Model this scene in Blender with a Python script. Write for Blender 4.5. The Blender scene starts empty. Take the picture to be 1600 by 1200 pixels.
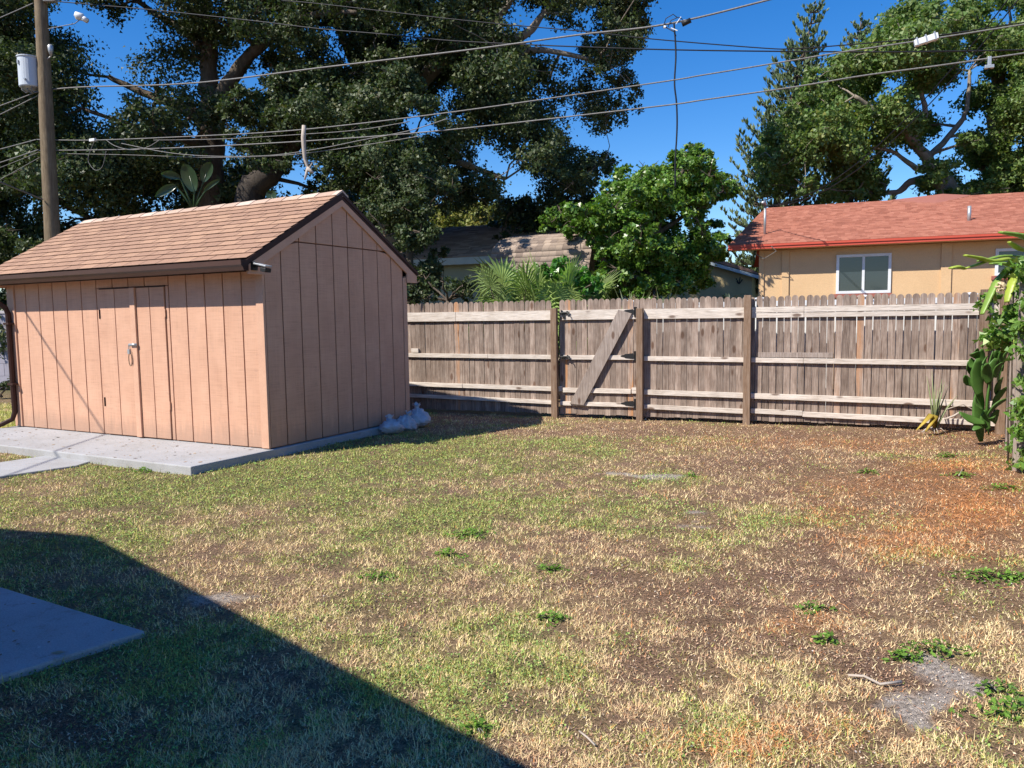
import bpy, bmesh, math, random
import numpy as np
from mathutils import Vector, Matrix

random.seed(7)
rng = np.random.default_rng(7)
SC = bpy.context.scene
COL = SC.collection

# ------------------------------------------------------------------ camera
FPX, PITCH, ROLL, HC = 1200.0, 0.08667, -0.01477, 1.6
cp, sp = math.cos(PITCH), math.sin(PITCH)
cr, sr = math.cos(ROLL), math.sin(ROLL)
FWD = np.array([0, cp, -sp]); U0 = np.array([0, sp, cp]); R0 = np.array([1.0, 0, 0])
RGT = cr * R0 + sr * U0
UPV = -sr * R0 + cr * U0
cam = bpy.data.cameras.new('camera'); cam_o = bpy.data.objects.new('camera', cam); COL.objects.link(cam_o)
M = Matrix(((RGT[0], UPV[0], -FWD[0]), (RGT[1], UPV[1], -FWD[1]), (RGT[2], UPV[2], -FWD[2]))).to_4x4()
M.translation = Vector((0, 0, HC))
cam_o.matrix_world = M
cam.sensor_width = 36.0; cam.lens = 36.0 * FPX / 1600.0
cam.clip_start = 0.05; cam.clip_end = 2000
SC.camera = cam_o

# ------------------------------------------------------------------ light
SUN = np.array([-0.597, -0.371, 0.746]); SUN = SUN / np.linalg.norm(SUN)
EL = math.asin(SUN[2]); AZ = math.atan2(SUN[0], SUN[1])
world = bpy.data.worlds.new('World'); SC.world = world; world.use_nodes = True
wn = world.node_tree; bg = wn.nodes['Background']
sky = wn.nodes.new('ShaderNodeTexSky'); sky.sky_type = 'NISHITA'; sky.sun_disc = False
sky.sun_elevation = EL; sky.sun_rotation = AZ; sky.air_density = 1.0; sky.dust_density = 0.1; sky.ozone_density = 4.5
sky.altitude = 0
hs = wn.nodes.new('ShaderNodeHueSaturation'); hs.inputs['Saturation'].default_value = 1.35; hs.inputs['Hue'].default_value = .509; hs.inputs['Value'].default_value = 1.0
wn.links.new(sky.outputs[0], hs.inputs['Color']); wn.links.new(hs.outputs[0], bg.inputs['Color'])
bg.inputs['Strength'].default_value = 0.109
sl = bpy.data.lights.new('sun', 'SUN'); sl.energy = 5.0; sl.angle = math.radians(0.53); sl.color = (1.0, 0.94, 0.84)
so = bpy.data.objects.new('sun', sl); COL.objects.link(so)
so.rotation_euler = Vector(SUN.tolist()).to_track_quat('Z', 'Y').to_euler()
SC.view_settings.view_transform = 'Standard'; SC.view_settings.look = 'None'
SC.view_settings.exposure = 0.62; SC.view_settings.gamma = 1.0
SC.view_settings.use_curve_mapping = False
SC.cycles.max_bounces = 6; SC.cycles.transparent_max_bounces = 8

# ------------------------------------------------------------------ geometry helpers
C0 = np.array([0, 0, HC])
def ray(px, py):
    d = FWD * FPX + RGT * (px - 800) + UPV * (600 - py)
    return d / np.linalg.norm(d)
def at(px, py, Y):
    d = ray(px, py); return C0 + d * (Y / d[1])
def onz(px, py, z=0.0):
    d = ray(px, py); return C0 + d * ((z - HC) / d[2])
def onplane(px, py, P0, n):
    d = ray(px, py); n = np.array(n); return C0 + d * (((np.array(P0) - C0) @ n) / (d @ n))
def px_of(P):
    P = np.atleast_2d(P) - C0; z = P @ FWD
    return 800 + FPX * (P @ RGT) / z, 600 - FPX * (P @ UPV) / z

class MB:
    def __init__(s): s.v = []; s.f = []
    def add(s, vs, fs):
        n = len(s.v); s.v += [tuple(v) for v in vs]; s.f += [tuple(i + n for i in f) for f in fs]
    def box(s, x0, x1, y0, y1, z0, z1, m=None):
        vs = [(x0,y0,z0),(x1,y0,z0),(x1,y1,z0),(x0,y1,z0),(x0,y0,z1),(x1,y0,z1),(x1,y1,z1),(x0,y1,z1)]
        if m is not None: vs = [tuple(m @ Vector(v)) for v in vs]
        s.add(vs, [(0,3,2,1),(4,5,6,7),(0,1,5,4),(1,2,6,5),(2,3,7,6),(3,0,4,7)])
    def prism(s, poly, d, axis='y', off=0.0):
        # poly in (u,w); extruded along axis from off to off+d
        n = len(poly)
        def P(u, w, t):
            return (u, t, w) if axis == 'y' else ((t, u, w) if axis == 'x' else (u, w, t))
        vs = [P(u, w, off) for u, w in poly] + [P(u, w, off + d) for u, w in poly]
        fs = [tuple(range(n))[::-1], tuple(range(n, 2 * n))] + [(i, (i+1) % n, n + (i+1) % n, n + i) for i in range(n)]
        s.add(vs, fs)
    def tube(s, pts, radii, n=8, flat=None, cap=True):
        pts = [Vector(tuple(map(float, p))) for p in pts]; k = len(pts)
        if not hasattr(radii, '__len__'): radii = [radii] * k
        base = len(s.v); prev = None
        for i, p in enumerate(pts):
            t = (pts[min(i+1, k-1)] - pts[max(i-1, 0)])
            if t.length < 1e-9: t = Vector((0,0,1))
            t.normalize()
            if prev is None:
                a = Vector((0,0,1)) if abs(t.z) < .9 else Vector((1,0,0))
                u = t.cross(a).normalized()
            else:
                u = (prev - t * prev.dot(t))
                u = u.normalized() if u.length > 1e-6 else t.orthogonal().normalized()
            prev = u; w = t.cross(u)
            for j in range(n):
                an = 2 * math.pi * j / n
                c, q = math.cos(an), math.sin(an)
                if flat: q *= flat
                s.v.append(tuple(p + (u * c + w * q) * radii[i]))
        for i in range(k-1):
            for j in range(n):
                a = base + i*n + j; b = base + i*n + (j+1) % n
                s.f.append((a, b, b + n, a + n))
        if cap:
            s.f.append(tuple(base + j for j in range(n))[::-1]); s.f.append(tuple(base + (k-1)*n + j for j in range(n)))
    def mesh(s, name, smooth=False):
        me = bpy.data.meshes.new(name); me.from_pydata(s.v, [], s.f); me.update()
        bm = bmesh.new(); bm.from_mesh(me); bmesh.ops.recalc_face_normals(bm, faces=bm.faces); bm.to_mesh(me); bm.free()
        if smooth: me.shade_smooth()
        return me
    def obj(s, name, mat, parent=None, smooth=False, bevel=0, **kw):
        return link(name, s.mesh(name, smooth), mat, parent, bevel, **kw)

def link(name, me, mat=None, parent=None, bevel=0, **kw):
    if mat is not None and not me.materials: me.materials.append(mat)
    o = bpy.data.objects.new(name, me); COL.objects.link(o)
    if parent is not None: o.parent = parent
    if bevel:
        b = o.modifiers.new('bevel', 'BEVEL'); b.width = bevel; b.segments = 2; b.limit_method = 'ANGLE'
    for k, v in kw.items(): o[k] = v
    return o
def thing(name, label, cat, loc=(0,0,0), rz=0.0, group=None):
    o = bpy.data.objects.new(name, None); COL.objects.link(o); o.empty_display_size = .1
    o.location = tuple(map(float, loc)); o.rotation_euler = (0,0,rz)
    o['label'] = label; o['category'] = cat
    if group: o['group'] = group
    return o
def tag(o, label, cat, group=None):
    o['label'] = label; o['category'] = cat
    if group: o['group'] = group
    return o

# ------------------------------------------------------------------ materials
def nt(name):
    m = bpy.data.materials.new(name); m.use_nodes = True
    t = m.node_tree; return m, t, t.nodes['Principled BSDF']
def N(t, typ, **kw):
    n = t.nodes.new(typ)
    for k, v in kw.items():
        if k in n.inputs: n.inputs[k].default_value = v
        else: setattr(n, k, v)
    return n
def ramp(t, fac, stops):
    r = t.nodes.new('ShaderNodeValToRGB'); e = r.color_ramp.elements
    while len(e) < len(stops): e.new(0.5)
    for i, (p, c) in enumerate(stops):
        e[i].position = p; e[i].color = (*c, 1)
    t.links.new(fac, r.inputs[0]); return r.outputs[0]
def mixc(t, fac, a, b, mode='MIX'):
    m = t.nodes.new('ShaderNodeMix'); m.data_type = 'RGBA'; m.blend_type = mode
    for sock, val in ((m.inputs[0], fac), (m.inputs[6], a), (m.inputs[7], b)):
        if hasattr(val, 'is_linked'): t.links.new(val, sock)
        elif hasattr(val, '__len__'): sock.default_value = (*val, 1)
        else: sock.default_value = val
    return m.outputs[2]
def coords(t, scale=(1,1,1), shift=True):
    tc = t.nodes.new('ShaderNodeTexCoord'); mp = t.nodes.new('ShaderNodeMapping')
    t.links.new(tc.outputs['Object'], mp.inputs['Vector']); mp.inputs['Scale'].default_value = scale
    oi = t.nodes.new('ShaderNodeObjectInfo')
    if shift:
        mu = t.nodes.new('ShaderNodeMath'); mu.operation = 'MULTIPLY'; mu.inputs[1].default_value = 173.0
        t.links.new(oi.outputs['Random'], mu.inputs[0]); t.links.new(mu.outputs[0], mp.inputs['Location'])
    return mp.outputs[0], oi.outputs['Random']
def noise(t, vec, scale, detail=4, rough=.6, dist=0.0):
    n = N(t, 'ShaderNodeTexNoise', Scale=scale, Detail=detail, Roughness=rough, Distortion=dist)
    if vec is not None: t.links.new(vec, n.inputs['Vector'])
    return n.outputs['Fac']
def bump(t, b, h, strength=.3, dist=.01):
    n = N(t, 'ShaderNodeBump', Strength=strength, Distance=dist); t.links.new(h, n.inputs['Height'])
    t.links.new(n.outputs[0], b.inputs['Normal'])
def mth(t, op, a, b):
    m = t.nodes.new('ShaderNodeMath'); m.operation = op
    for i, v in enumerate((a, b)):
        if hasattr(v, 'is_linked'): t.links.new(v, m.inputs[i])
        else: m.inputs[i].default_value = v
    return m.outputs[0]

def simple(name, c1, c2=None, scale=8, rough=.7, bmp=.15, rand=.0, stretch=(1,1,1), metal=0, fine=60, spec=.3, bd=.004):
    m, t, b = nt(name); c2 = c2 or tuple(x * .8 for x in c1)
    v, r = coords(t, stretch)
    n1 = noise(t, v, scale, 5, .65); n2 = noise(t, v, fine, 3, .6)
    col = mixc(t, ramp(t, n1, [(.3, (0,0,0)), (.7, (1,1,1))]), c1, c2)
    col = mixc(t, .35, col, mixc(t, n2, (.55,.55,.55), (1.35,1.35,1.35)), 'MULTIPLY')
    if rand: 
        f = mth(t, 'MULTIPLY_ADD', r, rand); f.node.inputs[2].default_value = 1 - rand / 2
        cc = t.nodes.new('ShaderNodeCombineColor')
        for i in range(3): t.links.new(f, cc.inputs[i])
        col = mixc(t, 1.0, col, cc.outputs[0], 'MULTIPLY')
    t.links.new(col, b.inputs['Base Color']); b.inputs['Roughness'].default_value = rough
    b.inputs['Metallic'].default_value = metal; b.inputs['Specular IOR Level'].default_value = spec
    if bmp: bump(t, b, n2, bmp, bd)
    return m

def wood(name, stops, rand=.35, streak=.5, axis='z', rough=.85, knots=True, orange=0.0):
    m, t, b = nt(name)
    sc = {'z': (14, 14, .9), 'x': (.9, 14, 14)}[axis]
    v, r = coords(t, sc)
    n1 = noise(t, v, 3.0, 6, .7, .6)
    vb, _ = coords(t, (1,1,1))
    n2 = noise(t, vb, 5.0, 3, .6)
    fac = mth(t, 'ADD', mth(t, 'MULTIPLY', n1, .75), mth(t, 'MULTIPLY', n2, .3))
    col = ramp(t, fac, stops)
    v3, _ = coords(t, {'z': (60, 60, 2.0), 'x': (2.0, 60, 60)}[axis])
    n3 = noise(t, v3, 3, 3, .6)
    col = mixc(t, .6, col, ramp(t, n3, [(.3,(.42,.38,.36)),(.5,(1,1,1)),(.7,(1.4,1.4,1.4))]), 'MULTIPLY')
    if orange:
        msk = ramp(t, r, [(1 - orange, (0,0,0)), (min(1, 1 - orange + .03), (1,1,1))])
        v4, _ = coords(t, (6, 6, .5)); n4 = noise(t, v4, 2, 3)
        mk2 = mth(t, 'MULTIPLY', msk, ramp(t, n4, [(.45, (0,0,0)), (.62, (1,1,1))]))
        col = mixc(t, mk2, col, (.34, .17, .08))
    if knots:
        vk, _ = coords(t, (5.5, 5.5, 2.2) if axis == 'z' else (2.2, 5.5, 5.5))
        vo = N(t, 'ShaderNodeTexVoronoi', Scale=1.0); t.links.new(vk, vo.inputs['Vector'])
        k = ramp(t, vo.outputs['Distance'], [(.10, (1,1,1)), (.17, (0,0,0))])
        col = mixc(t, mth(t, 'MULTIPLY', k, .8), col, (.10, .05, .03))
    f = mth(t, 'MULTIPLY_ADD', r, rand); f.node.inputs[2].default_value = 1 - rand / 2
    cc = t.nodes.new('ShaderNodeCombineColor')
    for i in range(3): t.links.new(f, cc.inputs[i])
    col = mixc(t, 1.0, col, cc.outputs[0], 'MULTIPLY')
    t.links.new(col, b.inputs['Base Color']); b.inputs['Roughness'].default_value = rough
    b.inputs['Specular IOR Level'].default_value = .2
    bump(t, b, n3, .5, .003)
    return m

def leafmat(name, c, rough=.45, trans=.25, spec=.5, tint=True):
    m, t, b = nt(name)
    if tint:
        at_ = t.nodes.new('ShaderNodeAttribute'); at_.attribute_name = 'tint'
        col = mixc(t, 1.0, c, at_.outputs['Color'], 'MULTIPLY')
    else:
        v, r = coords(t); col = mixc(t, noise(t, v, 6, 4), tuple(x*.7 for x in c), tuple(x*1.25 for x in c))
    t.links.new(col, b.inputs['Base Color']); b.inputs['Roughness'].default_value = rough
    b.inputs['Specular IOR Level'].default_value = spec
    tr = t.nodes.new('ShaderNodeBsdfTranslucent')
    tc = mixc(t, 1.0, col, (1.2, 1.5, .6), 'MULTIPLY'); t.links.new(tc, tr.inputs['Color'])
    mx = t.nodes.new('ShaderNodeMixShader'); mx.inputs[0].default_value = trans
    t.links.new(b.outputs[0], mx.inputs[1]); t.links.new(tr.outputs[0], mx.inputs[2])
    t.links.new(mx.outputs[0], t.nodes['Material Output'].inputs['Surface'])
    return m

MT = {}
MT['siding'] = None
def siding_mat(name, c):
    m, t, b = nt(name)
    v, r = coords(t, (1, 1, 1))
    big = noise(t, v, 2.2, 5, .6)
    vh, _ = coords(t, (2.2, 2.2, 60)); h = noise(t, vh, 1.6, 4, .6)        # saw marks run across
    vv, _ = coords(t, (50, 50, 1.5)); g = noise(t, vv, 1.6, 4, .6)
    col = mixc(t, ramp(t, big, [(.3,(0,0,0)),(.75,(1,1,1))]), c, tuple(x * q for x, q in zip(c, (.86,.82,.8))))
    hg = mth(t, 'ADD', mth(t, 'MULTIPLY', h, .6), mth(t, 'MULTIPLY', g, .4))
    col = mixc(t, .5, col, ramp(t, hg, [(.32,(.62,.58,.56)),(.5,(1,1,1)),(.75,(1.12,1.12,1.12))]), 'MULTIPLY')
    wx = noise(t, v, 9, 6, .75)
    col = mixc(t, ramp(t, wx, [(.58,(0,0,0)),(.72,(.35,.35,.35))]), col, (.30,.19,.15))
    tco = t.nodes.new('ShaderNodeTexCoord'); sx = t.nodes.new('ShaderNodeSeparateXYZ'); t.links.new(tco.outputs['Object'], sx.inputs[0])
    mp2 = t.nodes.new('ShaderNodeMapping'); t.links.new(tco.outputs['Object'], mp2.inputs['Vector']); mp2.inputs['Scale'].default_value = (9, 9, 1.2)
    ns = noise(t, mp2.outputs[0], 1.5, 6, .7)
    low = mth(t, 'SUBTRACT', mth(t, 'MULTIPLY', ns, .55), sx.outputs['Z'])          # splashed soil, ragged upper edge
    col = mixc(t, ramp(t, low, [(.0,(0,0,0)),(.16,(.45,.45,.45)),(.3,(.6,.6,.6))]), col, (.30,.20,.15))
    fade = noise(t, mp2.outputs[0], .6, 3); col = mixc(t, .35, col, mixc(t, fade, (.78,.76,.76), (1.2,1.2,1.2)), 'MULTIPLY')
    t.links.new(col, b.inputs['Base Color']); b.inputs['Roughness'].default_value = .7
    b.inputs['Specular IOR Level'].default_value = .25
    bump(t, b, hg, .5, .004)
    return m
PINK = siding_mat('pink painted siding', (.595, .352, .240))
PINKT = simple('pink painted trim', (.61, .365, .248), (.54,.31,.21), 6, .6, .2)
BROWN = simple('dark brown aluminium', (.050, .022, .017), (.04,.02,.016), 3, .55, .05, spec=.2)
DBACK = simple('groove shadow paint', (.36,.19,.13), None, 6, .8)
def shingle_mat(name, ca, cb, cc_):
    m, t, b = nt(name)
    v, r = coords(t)
    base = ramp(t, r, [(0, ca), (.45, cb), (.8, cc_), (1.0, cc_)])
    g = noise(t, v, 160, 2, .7); g2 = noise(t, v, 14, 3)
    base = mixc(t, .7, base, ramp(t, g, [(.3, (.55,.5,.48)), (.5,(1,1,1)), (.72, (1.5,1.45,1.4))]), 'MULTIPLY')
    base = mixc(t, .4, base, mixc(t, g2, (.6,.6,.6), (1.3,1.3,1.3)), 'MULTIPLY')
    t.links.new(base, b.inputs['Base Color']); b.inputs['Roughness'].default_value = .95
    b.inputs['Specular IOR Level'].default_value = .1
    bump(t, b, g, .6, .004)
    return m
SHING = shingle_mat('tan asphalt shingle', (.345,.212,.148), (.315,.192,.136), (.39,.242,.165))
def stuff_shingle(name, stops):
    m, t, b = nt(name)
    a = t.nodes.new('ShaderNodeAttribute'); a.attribute_name = 'tint'
    v, _ = coords(t, shift=False); g = noise(t, v, 60, 3, .7); g2 = noise(t, v, 1.1, 4)
    base = ramp(t, a.outputs['Fac'], stops)
    base = mixc(t, .5, base, ramp(t, g, [(.3,(.6,.6,.6)),(.7,(1.35,1.35,1.35))]), 'MULTIPLY')
    base = mixc(t, .35, base, mixc(t, g2, (.6,.6,.6), (1.3,1.3,1.3)), 'MULTIPLY')
    t.links.new(base, b.inputs['Base Color']); b.inputs['Roughness'].default_value = .95; b.inputs['Specular IOR Level'].default_value = .1
    bump(t, b, g, .4, .005)
    return m
REDROOF = stuff_shingle('red asphalt shingle', [(0,(.26,.100,.070)),(.5,(.33,.132,.092)),(1,(.39,.168,.118))])
GREYROOF = stuff_shingle('weathered grey brown shingle', [(0,(.20,.155,.13)),(.5,(.30,.235,.19)),(1,(.38,.30,.24))])
DARKROOF = stuff_shingle('brown shingle', [(0,(.26,.185,.145)),(.5,(.36,.26,.205)),(1,(.44,.33,.26))])
PICK = wood('weathered grey cedar picket', [(.3,(.10,.070,.053)),(.46,(.215,.158,.125)),(.58,(.31,.24,.195)),(.75,(.42,.345,.285))], .62, orange=.07)
RAIL = wood('bleached pine rail', [(.3,(.36,.29,.23)),(.5,(.56,.49,.42)),(.7,(.68,.61,.54))], .12, axis='x')
POSTM = wood('brown grey timber post', [(.3,(.12,.075,.048)),(.5,(.20,.13,.085)),(.7,(.27,.20,.15))], .3)
BRACE = wood('grey weathered brace board', [(.3,(.17,.13,.105)),(.5,(.29,.235,.20)),(.7,(.38,.32,.28))], .1, axis='z')
BLACK = simple('black iron', (.02,.02,.02), None, 8, .5, .1)
VINYL = simple('white vinyl', (.74,.75,.76), (.66,.67,.68), 2, .4, .03)
_C = simple('painted grey concrete', (.37,.375,.39), (.30,.305,.32), 1.6, .8, .25, fine=120, bd=.003)
def concrete(name, c):
    m, t, b = nt(name); v, _ = coords(t, shift=False)
    a1 = noise(t, v, 1.3, 6, .7); a2 = noise(t, v, 9, 6, .75); a3 = noise(t, v, 110, 3, .6)
    col = mixc(t, ramp(t, a1, [(.35,(0,0,0)),(.7,(1,1,1))]), c, tuple(x*q for x, q in zip(c, (.80,.78,.74))))
    col = mixc(t, ramp(t, a2, [(.56,(0,0,0)),(.68,(.55,.55,.55))]), col, (.24,.21,.18))
    col = mixc(t, ramp(t, a2, [(.26,(.7,.7,.7)),(.33,(0,0,0))]), col, (.52,.52,.52))
    col = mixc(t, .5, col, ramp(t, a3, [(.3,(.7,.7,.7)),(.5,(1,1,1)),(.7,(1.25,1.25,1.25))]), 'MULTIPLY')
    vo = N(t, 'ShaderNodeTexVoronoi', Scale=.55); vo.feature = 'DISTANCE_TO_EDGE'
    mpv = t.nodes.new('ShaderNodeVectorMath'); mpv.operation = 'ADD'; t.links.new(v, mpv.inputs[0])
    nz = N(t, 'ShaderNodeTexNoise', Scale=3.0, Detail=5); t.links.new(v, nz.inputs['Vector']); sc2 = t.nodes.new('ShaderNodeVectorMath'); sc2.operation = 'SCALE'; sc2.inputs['Scale'].default_value = .5
    t.links.new(nz.outputs['Color'], sc2.inputs[0]); t.links.new(sc2.outputs[0], mpv.inputs[1]); t.links.new(mpv.outputs[0], vo.inputs['Vector'])
    crk = ramp(t, vo.outputs['Distance'], [(.0,(.25,.25,.25)),(.004,(0,0,0))]); col = mixc(t, crk, col, (.12,.11,.10))
    t.links.new(col, b.inputs['Base Color']); b.inputs['Roughness'].default_value = .85; b.inputs['Specular IOR Level'].default_value = .2
    bump(t, b, mth(t, 'SUBTRACT', a3, mth(t, 'MULTIPLY', crk, 1.0)), .4, .004); return m
CONC = concrete('weathered grey concrete', (.38,.385,.40))
CONCD = simple('bare concrete', (.33,.32,.31), (.25,.24,.23), 3, .9, .3, fine=90)
GALV = simple('galvanised metal', (.45,.46,.47), (.35,.36,.37), 5, .4, .05, metal=.5)
TCAN = simple('pale grey transformer paint', (.52,.56,.60), (.46,.50,.55), 2, .45, .04)
POLEM = wood('utility pole timber', [(.3,(.085,.06,.037)),(.5,(.16,.12,.075)),(.7,(.24,.185,.12))], 0, knots=False)
STUCCO = simple('peach stucco', (.62,.42,.235), (.57,.38,.21), 2, .9, .35, fine=45, bd=.01)
REDTRIM = simple('red painted fascia', (.52,.085,.05), (.47,.075,.045), 3, .5, .05)
WHITEP = simple('white frame paint', (.72,.74,.76), None, 4, .4, .02)
YELST = simple('yellow stucco', (.50,.40,.21), None, 2, .9, .2)
GREENW = simple('pale green grey wall paint', (.34,.37,.30), (.30,.33,.27), 2, .8, .1)
FASW = simple('pale blue grey fascia', (.48,.56,.58), None, 2, .6, .05)
LAV = simple('lavender grey painted block', (.34,.32,.37), (.30,.285,.33), 3, .85, .3, rand=.12)
LAVC = simple('pale wall cap', (.50,.46,.48), None, 3, .8, .2)
GLASS, tt, bb = nt('dark window glass'); bb.inputs['Base Color'].default_value = (.03,.04,.045,1); bb.inputs['Roughness'].default_value = .06; bb.inputs['Specular IOR Level'].default_value = .7
BLIND = simple('grey blind', (.16,.19,.19), None, 3, .7, .05)
WIREG = simple('grey twisted cable', (.24,.23,.22), (.11,.105,.10), 14, .5, .1, stretch=(3,3,3))
WIREB = simple('black cable', (.012,.012,.016), None, 8, .5, .0)
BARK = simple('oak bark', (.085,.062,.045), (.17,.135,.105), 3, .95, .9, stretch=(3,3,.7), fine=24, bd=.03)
BARKD = simple('dark shaded oak bark', (.050,.040,.034), (.085,.070,.058), 3, .95, .9, stretch=(3,3,.7), fine=24, bd=.03)  # oak bark with the leaning trunk's shade darkened into its colour
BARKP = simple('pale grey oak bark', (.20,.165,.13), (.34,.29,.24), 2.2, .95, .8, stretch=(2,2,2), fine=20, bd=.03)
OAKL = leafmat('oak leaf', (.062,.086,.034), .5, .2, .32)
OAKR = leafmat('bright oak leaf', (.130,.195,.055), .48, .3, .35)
FICL = leafmat('ficus leaf', (.105,.195,.030), .34, .24, .5)
VINEL = leafmat('vine leaf', (.15,.27,.055), .4, .35, .5)
PINEL = leafmat('norfolk pine needle', (.15,.20,.095), .55, .12, .3)
PALML = leafmat('palmetto frond', (.21,.28,.085), .40, .25, .5)
PADM = leafmat('cactus pad', (.075,.165,.032), .5, .06, .3, tint=False)
PADY = leafmat('yellow green cactus stem', (.34,.42,.06), .4, .15, .4, tint=False)
BOPL = leafmat('bird of paradise leaf', (.045,.085,.035), .3, .3, .7, tint=False)
YELLF = leafmat('yellowed leaf', (.50,.36,.06), .6, .2, .3, tint=False)
DARKL = leafmat('aloe leaf', (.035,.055,.03), .4, .1, .4, tint=False)
STICK = simple('bleached dead wood', (.50,.43,.36), (.36,.30,.25), 4, .9, .4, stretch=(4,4,1))
BAG = simple('white woven sandbag', (.60,.62,.66), (.44,.46,.51), 9, .6, .4, fine=50, bd=.006)
LITM = leafmat('ground litter', (1,1,1), .9, .0, .1)
GRASSM = leafmat('grass blade', (1,1,1), .75, .18, .15)

# ------------------------------------------------------------------ ground
def vnoise(x, y, seed):
    r = np.random.default_rng(seed); g = r.random((64, 64))
    xi = np.floor(x).astype(int); yi = np.floor(y).astype(int); fx = x - xi; fy = y - yi
    fx = fx*fx*(3-2*fx); fy = fy*fy*(3-2*fy)
    a = g[xi % 64, yi % 64]; b = g[(xi+1) % 64, yi % 64]; c = g[xi % 64, (yi+1) % 64]; d = g[(xi+1) % 64, (yi+1) % 64]
    return (a*(1-fx)+b*fx)*(1-fy) + (c*(1-fx)+d*fx)*fy
def fbm(x, y, s, seed, oct=4):
    t = 0; w = 0; amp = 1.0
    for i in range(oct):
        t = t + amp * vnoise(x*s*2**i + 31*i, y*s*2**i + 17*i, seed+i); w += amp; amp *= .55
    return t / w
def gz(x, y):
    return -.05*np.clip((y+.383*x-9.6)/2.4,0,1) + .025 * (fbm(x, y, .5, 3) - .5) + .022 * (fbm(x, y, 3.0, 9, 3) - .5)
# patches: px centre on the photo, radii in px, weight
GREEN = [(430,745,190,28,.7),(640,705,160,22,.7),(300,760,170,30,.6),(720,800,190,45,.55),(900,790,130,35,.5),(560,900,200,50,.15),(780,1000,110,60,.25),
         (620,980,90,40,.2),(740,835,26,12,.5),(860,970,30,10,.5),(1000,690,120,18,.3),(1150,690,60,10,.3),(900,690,90,14,.3),(80,1000,160,90,.5),(260,1050,120,40,.4),
         (1230,800,100,25,.35),(1420,875,70,20,.3),(1060,1080,90,50,.3),(100,790,140,20,.3),(200,650,300,18,.1),(1480,710,90,9,.4),(1560,770,40,9,.4),
         (20,650,40,25,.5),(1120,920,60,30,.2),(90,860,180,50,.2)]
DIRT = [(1300,672,330,16,1.0),(1000,668,120,7,.5),(960,890,75,16,.75),(1200,905,140,35,.5),(1480,760,140,40,.7),(1560,930,120,55,.9),(1400,840,160,45,.5),
        (1470,1080,150,60,1.0),(880,1130,130,70,.65),(1020,720,100,10,.45),(1150,745,50,9,.5),(330,940,75,22,.75),(1000,1040,90,35,.4),(1220,1010,120,30,.5),
        (130,1130,110,40,.7),(470,870,70,18,.35),(240,790,80,14,.3),(1350,1060,90,30,.6),(1300,740,140,22,.5),(1080,790,45,14,.6),(1250,870,80,30,.4),
        (400,800,60,10,.2),(660,850,60,15,.3),(1350,1180,90,30,.6),(360,1110,120,50,.3),(1540,690,80,20,.8)]
SAND = [(1500,1075,55,38,1.0),(1440,1110,60,30,.8),(340,935,48,18,.9),(1010,744,40,5,.9),(1150,742,30,6,.6),(1075,805,28,12,.8),(1350,835,40,10,.4),(1400,1060,30,8,.6),(520,1000,0.1,0.1,0),(75,1080,18,8,.5)]
ORNG = [(1530,790,90,40,1.0),(1440,850,110,30,.6),(1380,760,100,18,.5),(1560,660,90,14,.4),(1300,800,60,18,.4),(1250,970,70,22,.4),(1480,730,90,14,.6),(1180,1150,130,30,.35),(1300,690,260,14,.35)]
STRAW = [(780,1010,150,90,.7),(1500,990,120,40,.8),(560,840,160,40,.4),(300,1050,200,80,.2),(1180,880,100,30,.4),(1000,1000,300,100,.2),(1080,640,300,30,.1)]
def gsum(px, py, L):
    s = np.zeros_like(px)
    for cx, cy, rx, ry, w in L: s += w * np.exp(-((px-cx)/rx)**2 - ((py-cy)/ry)**2)
    return s
def maps(x, y):
    P = np.stack([x, y, np.zeros_like(x)], -1).reshape(-1, 3)
    front = P[:,1] > 1.5
    px, py = px_of(P)
    px = np.clip(np.where(front, px, 500.), -3000, 5000); py = np.where(front, np.minimum(py, 1500), 1500.)
    px = px.reshape(x.shape); py = py.reshape(x.shape)
    wx = (fbm(x, y, 1.3, 51) - .5) * 90; wy = (fbm(x, y, 1.3, 61) - .5) * 60 * np.clip((py - 560) / 400, .1, 1.2)
    px = px + wx; py = py + wy
    big = fbm(x, y, .55, 21); mid = fbm(x, y, 1.9, 33); fine = fbm(x, y, 7.0, 44)
    right = 1 / (1 + np.exp(-(px - 900) / 170))
    g = .46 - .40*right + gsum(px, py, GREEN) * 1.2 + (mid - .5) * 2.0 + (fine - .5) * 1.5 + (big - .5)*.8
    d = -.05 + .22*right + gsum(px, py, DIRT) + (fine - .5) * 2.0 + (.5 - fbm(x, y, 1.4, 91)) * 1.9 - .10
    sg = gsum(px, py, SAND); s = np.where(sg > .08, (1.5*sg + (fine - .5)*2.6 + (fbm(x, y, 3.2, 133) - .5)*2.4 - .62)*1.5, 0)
    o = gsum(px, py, ORNG) * (.5 + 1.2*(mid - .2)) + .18 * right * fine
    w = .2 + gsum(px, py, STRAW) + (fbm(x, y, 2.4, 95) - .5) * 1.8
    c = lambda q: np.clip(q, 0, 1)
    return c(g), c(d), c(s), c(o), c(w)

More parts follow.
